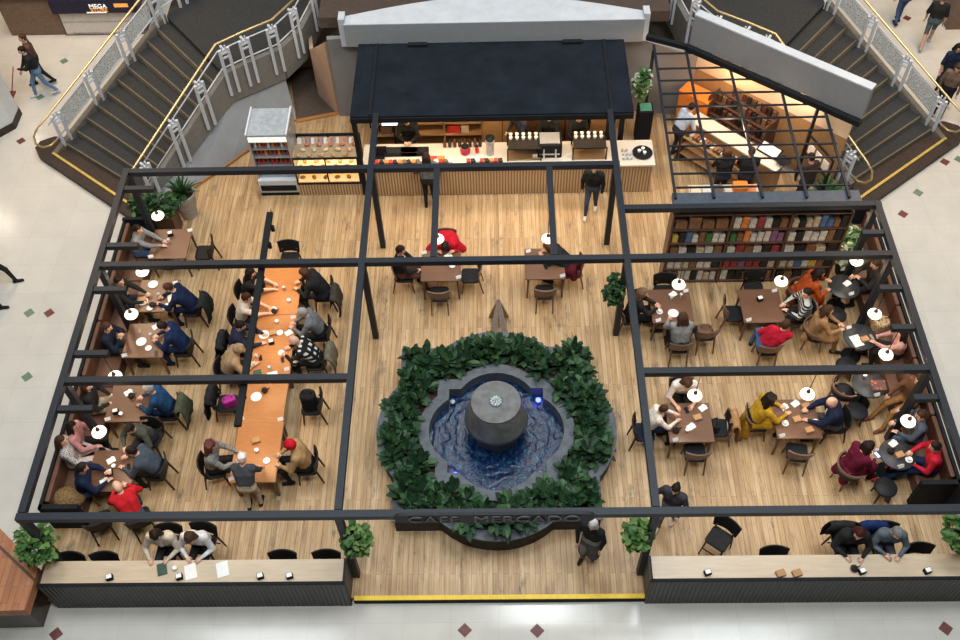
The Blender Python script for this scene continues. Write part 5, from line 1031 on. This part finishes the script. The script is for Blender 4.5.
# ------------------------------------------------------------------ coats, bags
def coat_mb(seed, w=.5, back=.6, front=.3, th=.03):
    r = random.Random(seed); prof = [(-.12, -back), (-.15, -back*.6), (-.13, -.2), (-.1, -.03), (-.03, .035), (.05, .01), (.07, -.15), (.08, -front)]; n = 9; b = MB(); vs = []
    ph = [r.uniform(0, 6) for _ in prof]
    for side in (0, 1):
        for i, (y, z) in enumerate(prof):
            for k in range(n):
                u = k/(n-1)-.5; fold = .022*math.sin(u*14+ph[i]*.4+seed)*min(1, abs(z)*3+.2)
                yy = y+(fold if i < 4 else -fold)-(0 if side == 0 else (-th if i < 4 else th)*(1 if i != 4 else 0)); zz = z-(th if side and i in (3, 4, 5) else 0)+.05*r.uniform(-.5, .5)*(i in (0, 7))
                ww = w*(1+.12*math.sin(i*1.3+seed)+(.1 if i == 0 else 0)); vs.append((u*ww, yy, zz-.18*u*u))
    m = len(prof); fs = []
    for i in range(m-1):
        for k in range(n-1):
            q = (i*n+k, i*n+k+1, (i+1)*n+k+1, (i+1)*n+k); fs.append(q); fs.append(tuple(j+m*n for j in reversed(q)))
    for k in range(n-1):
        fs.append((k, m*n+k, m*n+k+1, k+1)); a = (m-1)*n+k; fs.append((a, a+1, m*n+a+1, m*n+a))
    for i in range(m-1):
        a, c = i*n, (i+1)*n; fs.append((a, c, m*n+c, m*n+a)); a += n-1; c += n-1; fs.append((a, m*n+a, m*n+c, c))
    return b.add(vs, fs, True)
for k, (x, y, rz, c, lab, nm, z) in enumerate(((-7.08, 6.35, 90, BLK, 'black coat hung behind the man in the navy suit', 'coat', .86), (-7.08, 3.55, 90, (.07, .075, .045), 'olive jacket hung behind the grey-haired man in blue', 'jacket', .86), (-5.85, 3.75, -90, BLK, 'black coat hung on the chair with the magenta bag', 'coat', .86), (-4.05, 6.5, 90, (.05, .045, .035), 'dark olive coat hung behind the black-coat person', 'coat', .86), (-4.02, 4.85, 90, (.14, .12, .085), 'khaki coat hung behind the plaid shirt', 'coat', .86), (4.66, 3.0, 90, (.33, .18, .08), 'tan coat draped over the chair by the white blouse table', 'coat', .86), (6.6, .2, 180, BLK, 'black coat on the bar chair of the red-haired woman', 'coat', 1.05), (7.2, .2, 180, (.012, .025, .09), 'royal blue coat on the bar chair of the grey-haired man', 'coat', 1.05), (-5.85, 5.2, -90, BLK, 'black coat behind the navy jacket at the communal table', 'coat', .86))):
    b = rad(rz); item(nm, lambda: coat_mb(k), cloth(c), lab, 'coat', (x+.3*math.sin(b), y-.3*math.cos(b), z), b)
def bag_mb(w, d, h): return lambda: MB().rbox((0, 0, h/2), (w, d, h), min(w, d)*.4).tube([(-w*.3, 0, h), (-w*.25, 0, h+.1), (w*.25, 0, h+.1), (w*.3, 0, h)], .012, 6)
item('rucksack', bag_mb(.34, .3, .5), cloth(BLK), 'black rucksack standing on the empty communal table chair', 'bag', (-4.02, 3.65, .462))
item('handbag', bag_mb(.3, .18, .22), M('magenta_bag', (.42, .02, .25), .6), 'magenta bag lying on the chair with the black coat', 'bag', (-5.78, 3.72, .462), .4)
item('handbag', bag_mb(.34, .28, .14), M('brown_bag', (.12, .055, .03), .55), 'brown bag lying on the chair next to the grey sweater woman', 'bag', (4.72, 5.5, .462))
item('handbag', bag_mb(.26, .16, .24), cloth(BLK), 'black handbag on the chair with the tan coat', 'bag', (4.6, 2.98, .462), 1.5)
item('woven_bag', bag_mb(.36, .3, .28), pattern('woven_straw', 'spots', (.16, .08, .03), (.5, .36, .2), 26), 'patterned straw-coloured bag on the right bench between pink and rust jumpers', 'bag', (8.66, 5.55, .462), .3)
item('jacket', lambda: coat_mb(31, .7, .5, .45), LEATHER, 'brown leather jacket heaped on the right bench', 'coat', (8.8, 3.98, .80), rad(90))
item('jacket', lambda: coat_mb(33, .6, .35, .3), M('rust_cloth', (.2, .09, .04), .8), 'rust jacket lying on the right bench near the slate jacket person', 'coat', (8.78, 3.2, .75), rad(80))
item('fur_coat', lambda: MB().ell((0, 0, .16), (.34, .26, .2), 18, 10), pattern('brown_fur', 'spots', (.07, .04, .015), (.2, .12, .05), 30), 'brown furry coat bundled at the near end of the left bench', 'coat', (-8.68, 1.42, .46))
# ------------------------------------------------------------------ things on the tables
TZ = .7515
def plate_mb(r): return lambda: MB().lathe((0, 0, 0), [(r*.6, 0), (r, .018), (r*.97, .022), (r*.6, .008), (0, .008)], 20)
KB = {'plate': (plate_mb(.12), PORC), 'saucer': (plate_mb(.075), PORC), 'cup': (cup_mb(.045, .07), PORC), 'phone': (lambda: MB().rbox((0, 0, .005), (.075, .15, .01), .01), M('phone_black', (.015, .016, .02), .2)), 'tag': (lambda: MB().add([(-.06, -.04, 0), (.06, -.04, 0), (.06, 0, .07), (-.06, 0, .07), (-.06, .04, 0), (.06, .04, 0)], [(0, 1, 2, 3), (3, 2, 5, 4), (0, 3, 4), (1, 5, 2), (0, 4, 5, 1)]), PAPER),
      'napkin': (lambda: MB().box((0, 0, .006), (.17, .13, .012), .3).box((.02, .01, .016), (.12, .1, .008), .9), PAPER), 'glass_tumbler': (cup_mb(.035, .11), M('pale_glass', (.5, .52, .54), .12, var=.1)), 'sandwich_box': (lambda: MB().rbox((0, 0, .035), (.17, .13, .07), .01), M('kraft', (.4, .22, .1), .7)), 'holder': (lambda: MB().box((0, 0, .05), (.12, .1, .1)).mat(1).box((0, 0, .075), (.1, .08, .07)), [BLACKM, PAPER]), 'menu': (lambda: MB().box((0, 0, .004), (.22, .3, .008)), PAPER), 'notebook': (lambda: MB().rbox((0, 0, .012), (.18, .24, .024), .01), M('green_book', (.04, .075, .05), .5)),
      'teapot': (lambda: MB().lathe((0, 0, 0), [(.05, 0), (.075, .05), (.05, .1), (.015, .11), (.02, .13), (0, .135)], 14).tube([(.06, 0, .05), (.11, 0, .08), (.12, 0, .1)], [.015, .01, .008], 6), M('dark_pot', (.03, .025, .022), .3))}
NM = {'tag': 'table_card', 'holder': 'napkin_holder', 'saucer': 'saucer'}
def put(k, x, y, lab, z=TZ, rz=.3):
    mb, m = KB[k]; item(NM.get(k, k), mb, m, lab, {'tag': 'card', 'holder': 'napkin holder', 'glass_tumbler': 'glass', 'sandwich_box': 'food box'}.get(k, k.replace('_', ' ')), (x, y, z), rz, None, 'kb'+k)
for k, x, y, w in (('tag', -8.25, 7.72, 'near bench corner, grey sweater table'), ('tag', -7.45, 8.55, 'aisle corner, grey sweater table'), ('holder', -7.9, 8.4, 'far side of the grey sweater table'), ('glass_tumbler', -7.9, 8.18, 'in the middle of the grey sweater table'),
    ('plate', -8.02, 6.85, 'far side of the navy suit table'), ('tag', -7.5, 6.9, 'aisle corner of the navy suit table'), ('plate', -8.15, 6.35, 'bench side of the navy suit table'), ('sandwich_box', -8.15, 6.38, 'on the plate, bench side of the navy suit table'), ('saucer', -7.95, 6.15, 'near side of the navy suit table'), ('teapot', -7.9, 6.22, 'near side of the navy suit table'), ('glass_tumbler', -7.8, 6.5, 'in the middle of the navy suit table'), ('menu', -7.5, 6.5, 'in front of the navy suit man'), ('napkin', -7.6, 6.2, 'near aisle corner of the navy suit table'),
    ('phone', -8.05, 5.5, 'far bench side of the table between dark navy jumpers'), ('plate', -7.95, 5.2, 'in the middle of the table between dark navy jumpers'), ('napkin', -7.7, 5.62, 'far side of the table between dark navy jumpers'), ('glass_tumbler', -7.75, 5.35, 'between the plate and the bowl on the dark navy table'), ('tag', -8.25, 4.84, 'near bench corner of the dark navy table'), ('phone', -7.55, 4.88, 'near aisle side of the dark navy table'), ('saucer', -7.75, 5.02, 'near side of the dark navy table'),
    ('napkin', -7.95, 3.85, 'far side of the grey-haired man table'), ('teapot', -7.85, 3.75, 'far side of the grey-haired man table'), ('holder', -8.1, 3.35, 'near bench side of the grey-haired man table'), ('cup', -7.98, 3.3, 'beside the napkin holder of the grey-haired man'), ('tag', -8.25, 3.2, 'near bench corner of the grey-haired man table'), ('tag', -7.48, 4.0, 'aisle corner of the grey-haired man table'),
    ('napkin', -7.95, 2.2, 'far side of the crowded table'), ('cup', -7.85, 2.05, 'in the middle of the crowded table'), ('napkin', -7.98, 1.72, 'near side of the crowded table'), ('phone', -7.55, 2.05, 'aisle side of the crowded table'), ('holder', -7.9, 1.9, 'centre of the crowded table'),
    ('tag', -.85, 6.95, 'near right corner of the red jacket table'), ('tag', -1.68, 7.72, 'far left corner of the red jacket table'), ('napkin', -1.1, 7.6, 'far side of the red jacket table'), ('saucer', -1.0, 7.3, 'middle of the red jacket table'),
    ('tag', .8, 7.72, 'far left corner of the maroon chair table'), ('tag', 1.58, 6.95, 'near right corner of the maroon chair table'), ('phone', 1.2, 7.22, 'middle of the maroon chair table'), ('napkin', 1.08, 7.45, 'far side of the maroon chair table'),
    ('plate', 4.02, 5.8, 'before the grey sweater woman'), ('saucer', 3.72, 5.85, 'near left of the long-haired woman table'), ('cup', 3.72, 5.85, 'on the saucer of the long-haired woman table'), ('napkin', 4.08, 6.35, 'far side of the long-haired woman table'), ('glass_tumbler', 4.25, 6.28, 'far side of the long-haired woman table'), ('glass_tumbler', 4.02, 6.2, 'middle of the long-haired woman table'), ('tag', 3.66, 5.62, 'near left corner of the long-haired woman table'), ('tag', 4.38, 6.45, 'far right corner of the long-haired woman table'),
    ('holder', 6.02, 6.15, 'middle of the striped jumper table'), ('tag', 5.68, 5.6, 'near left corner of the striped jumper table'), ('tag', 6.4, 6.42, 'far right corner of the striped jumper table'),
    ('sandwich_box', 4.2, 3.05, 'right of the white blouse woman'), ('napkin', 4.05, 2.85, 'middle of the white blouse table'), ('cup', 3.95, 2.75, 'middle of the white blouse table'), ('teapot', 3.72, 2.75, 'in front of the child'), ('tag', 3.68, 2.55, 'near left corner of the white blouse table'), ('phone', 4.0, 3.25, 'in the hands of the white blouse woman'), ('napkin', 4.35, 3.3, 'far right corner of the white blouse table'),
    ('saucer', 6.0, 2.9, 'before the mustard coat'), ('cup', 6.0, 2.9, 'on the saucer before the mustard coat'), ('napkin', 6.05, 3.3, 'far left of the mustard coat table'), ('napkin', 6.3, 3.38, 'far side of the mustard coat table'), ('sandwich_box', 6.5, 3.3, 'far right of the mustard coat table'), ('sandwich_box', 6.25, 2.98, 'middle of the mustard coat table'), ('sandwich_box', 6.45, 2.72, 'near the bald man hand'), ('saucer', 6.62, 2.92, 'before the bald man'), ('cup', 6.62, 2.92, 'on the saucer before the bald man'), ('tag', 5.88, 2.62, 'near left corner of the mustard coat table'),
    ('napkin', 8.1, 6.6, 'middle of the rust jumper round table'), ('tag', 8.12, 6.3, 'near edge of the rust jumper round table'),
    ('tag', 7.85, 5.35, 'far edge of the tan coat round table'), ('menu', 7.95, 4.98, 'near the tan coat on the round table'), ('sandwich_box', 8.12, 5.0, 'middle of the tan coat round table'), ('phone', 8.3, 5.08, 'pink jumper side of the tan coat round table'),
    ('cup', 7.9, 4.05, 'far edge of the round table with the picture menu'), ('tag', 8.05, 3.58, 'near edge of the round table with the picture menu'),
    ('napkin', 8.1, 2.4, 'far edge of the red jumper round table'), ('saucer', 8.32, 2.02, 'red jumper side of the round table'), ('cup', 8.32, 2.02, 'on the saucer near the red jumper'), ('sandwich_box', 8.15, 2.12, 'middle of the red jumper round table'), ('tag', 8.12, 1.88, 'near edge of the red jumper round table'), ('teapot', 8.0, 2.22, 'far side of the red jumper round table')):
    nm = {'tag': 'white folded table card', 'holder': 'black napkin holder', 'glass_tumbler': 'clear drinking glass', 'plate': 'white plate', 'saucer': 'white saucer', 'cup': 'white coffee cup', 'phone': 'black phone', 'napkin': 'crumpled white napkin', 'sandwich_box': 'brown food box', 'teapot': 'small dark teapot', 'menu': 'white paper menu sheet'}[k]
    z = TZ+(.009 if 'on the saucer' in w or 'on the plate' in w else 0); put(k, x, y, nm+(', ' if not w.startswith(('on ', 'in ')) else ' ')+w, z)
item('picture_menu', lambda: MB().box((0, 0, .004), (.3, .26, .008)), pattern('menu_print', 'spots', (.45, .12, .07), (.12, .06, .05), 12, .4), 'printed picture menu mat on the empty round table', 'menu', (8.15, 3.82, TZ))
CM = .7535
for k, x, y, w in (('cup', -4.75, 6.3, 'far section, right side'), ('glass_tumbler', -4.9, 6.65, 'far section, middle'), ('teapot', -5.05, 5.98, 'far section, near its joint'), ('napkin', -5.1, 6.06, 'far section, before the cream top'), ('tag', -4.6, 5.84, 'second section, far right corner'), ('cup', -4.95, 5.7, 'second section, far middle'), ('plate', -5.2, 5.35, 'second section, left side'), ('saucer', -4.85, 5.4, 'second section, middle'), ('sandwich_box', -5.0, 5.38, 'second section, centre'), ('napkin', -4.65, 5.4, 'second section, right side'), ('holder', -5.0, 5.12, 'second section, near the plate'), ('saucer', -4.75, 4.85, 'second section, before the plaid shirt'), ('phone', -5.2, 4.72, 'second section, lower left'), ('phone', -4.7, 4.66, 'second section, lower right'), ('tag', -5.35, 4.58, 'second section, near left corner'), ('tag', -4.58, 4.42, 'third section, far right corner'), ('notebook', -5.2, 4.28, 'third section, left side'), ('menu', -4.85, 4.2, 'third section, far middle'), ('glass_tumbler', -4.95, 4.42, 'third section, far side'), ('plate', -5.15, 3.7, 'third section, left side'), ('teapot', -4.98, 3.85, 'third section, middle'), ('tag', -4.56, 3.15, 'third section, near right corner'), ('tag', -5.4, 3.17, 'third section, near left corner'), ('sandwich_box', -5.0, 2.62, 'near section, middle'), ('cup', -4.95, 2.38, 'near section, middle'), ('saucer', -4.72, 2.15, 'near section, right side'), ('tag', -5.38, 1.76, 'near section, near left corner')):
    nm = {'tag': 'white folded table card', 'holder': 'black napkin holder', 'glass_tumbler': 'clear drinking glass', 'plate': 'white plate', 'saucer': 'white saucer', 'cup': 'white coffee cup', 'phone': 'black phone', 'napkin': 'crumpled white napkin', 'sandwich_box': 'amber food box', 'teapot': 'small dark teapot', 'menu': 'white paper sheet', 'notebook': 'dark green notebook'}[k]
    put(k, x, y, f'{nm} on the communal table, {w}', CM)
BZ = .951
for k, x, y, w in (('holder', -7.3, -.42, 'left bar counter, opposite the second empty chair'), ('holder', -5.98+.0, -.42, 'left bar counter, before the reading woman'), ('holder', -4.45, -.42, 'left bar counter, opposite the empty chairs near the entrance'), ('holder', -3.9, -.42, 'left bar counter end near the entrance'), ('notebook', -6.35, -.25, 'left bar counter, dark green one'), ('menu', -5.8, -.3, 'left bar counter, before the reading woman'), ('menu', -5.2, -.26, 'left bar counter, before the girl'), ('cup', -6.1, -.24, 'left bar counter, by the magazine'), ('holder', 3.9, -.42, 'right bar counter, below the askew chair'), ('holder', 6.75, -.42, 'right bar counter, before the black coat woman'), ('holder', 7.95, -.42, 'right bar counter, at the right end'), ('teapot', 6.62, -.36, 'right bar counter, beside a napkin holder'), ('sandwich_box', 5.25, -.44, 'right bar counter, left of two dark boxes'), ('sandwich_box', 5.55, -.44, 'right bar counter, right of two dark boxes')):
    nm = {'holder': 'napkin holder', 'notebook': 'notebook', 'menu': 'magazine sheet', 'cup': 'cup', 'teapot': 'small dark jug', 'sandwich_box': 'small box'}[k]; put(k, x, y, f'{nm} on the {w}', BZ)
item('phone', lambda: MB().rbox((0, 0, .005), (.075, .15, .01), .01).mat(1).box((0, 0, .0105), (.065, .13, .001)), [BLACKM, M('lit_screen', (.3, .4, .8), .3, emit=(.35, .45, 1.), es=2)], 'lit phone held by the person in maroon', 'phone', (7.68, 2.1, .83), .5)

# ------------------------------------------------------------------ light
W = bpy.data.worlds.new('world'); SC.world = W; W.use_nodes = True
W.node_tree.nodes['Background'].inputs['Color'].default_value = (.86, .92, 1, 1); W.node_tree.nodes['Background'].inputs['Strength'].default_value = .055
def light(kind, name, loc, energy, col, size=.1, rot=(0, 0, 0), sy=None, **kw):
    l = bpy.data.lights.new(name, kind); l.energy = energy; l.color = col
    if kind == 'AREA':
        l.size = size
        if sy: l.shape = 'RECTANGLE'; l.size_y = sy
    else: l.shadow_soft_size = size
    for k, v in kw.items(): setattr(l, k, v)
    o = bpy.data.objects.new(name, l); COL.objects.link(o); o.location = loc; o.rotation_euler = rot; return o
for k, (x, y, sx, sy, e) in enumerate(((1.6, 8.8, 3.0, 2.2, 700), (6.5, 8.8, 3.0, 2.0, 500), (0, -4, 9, 5, 3200), (-10, 4, 6, 6, 2300), (10, 4, 6, 6, 2300), (0, 17, 8, 5, 1500))): light('AREA', 'skylight', (x, y, 24), e, (.9, .96, 1), sx, (0, 0, 0), sy)
for x in (-13.5, 13.5): light('AREA', 'mall_downlight', (x, 15, 12), 1100, (1, .72, .47), 3, (0, 0, 0), 6)
for x, y in ((-19.2, 18.3), (-18.9, 22.3)): light('AREA', 'mall_spotlight', (x, y, 9), 45, (1, .86, .66), .5)
for x, y, z in PL: light('POINT', 'pendant_bulb', (x, y, z-.16), 11, (1, .74, .48), .1)
for y in TL: light('SPOT', 'track_spot', (-4.92, y, 2.28), 60, (1, .62, .32), .04, (0, 0, 0), spot_size=rad(75), spot_blend=.6)
light('AREA', 'canopy_striplight', (0, 11.1, 2.5), 90, (1, .72, .45), 6.2, (0, 0, 0), .12)
light('AREA', 'canopy_front_light', (0, 10.3, 2.45), 40, (1, .75, .5), 6.2, (0, 0, 0), .1)
light('AREA', 'case_light', (-4.25, 10.75, 1.2), 7, (1, .8, .5), 1.5, (0, 0, 0), .1)
light('POINT', 'shop_lamp', (5.9, 12.0, 2.4), 85, (1, .58, .3), .15)
light('POINT', 'shop_lamp', (7.3, 10.9, 2.5), 70, (1, .72, .48), .15); light('POINT', 'shop_lamp', (5.6, 9.9, 2.5), 45, (1, .72, .48), .15)
for x in (4.7, 6.0, 7.3): light('SPOT', 'shelf_spot', (x, 6.0, 2.62), 9, (1, .8, .6), .05, (rad(52), 0, 0), spot_size=rad(80), spot_blend=.6)
for x, y in BL: light('POINT', 'pool_glow', (x*.93, CY+(y-CY)*.93, .36), .9, (.1, .15, 1), .04)
for x, y in ((0, 5.2), (-1.6, 9.3), (1.6, 9.3), (6, 1.6), (-6.6, 1.0)): light('SPOT', 'beam_spot', (x, y, 2.6), 40, (1, .7, .4), .06, (0, 0, 0), spot_size=rad(130), spot_blend=.9)
light('POINT', 'stair_door_lamp', (-4.75, 14.0, 2.2), 4, (1, .75, .5), .1)

# ------------------------------------------------------------------ camera
cam = bpy.data.cameras.new('camera'); co = bpy.data.objects.new('camera', cam); COL.objects.link(co)
cam.sensor_width = 36; cam.lens = 36.641; cam.clip_end = 200
yw, pt, rl = .0328317833, .929067251, -.0395275939
f = Vector((-math.sin(yw)*math.cos(pt), math.cos(yw)*math.cos(pt), -math.sin(pt))); r = Vector((math.cos(yw), math.sin(yw), 0)); u = r.cross(f)
r2 = r*math.cos(rl)+u*math.sin(rl); u2 = -r*math.sin(rl)+u*math.cos(rl)
m = Matrix((r2, u2, -f)).transposed().to_4x4(); m.translation = (.0904336, -7.5261633, 18.4512619); co.matrix_world = m
SC.camera = co
SC.view_settings.view_transform = 'Standard'; SC.view_settings.look = 'None'; SC.view_settings.gamma = 1; SC.view_settings.exposure = .02
SC.view_settings.use_curve_mapping = False
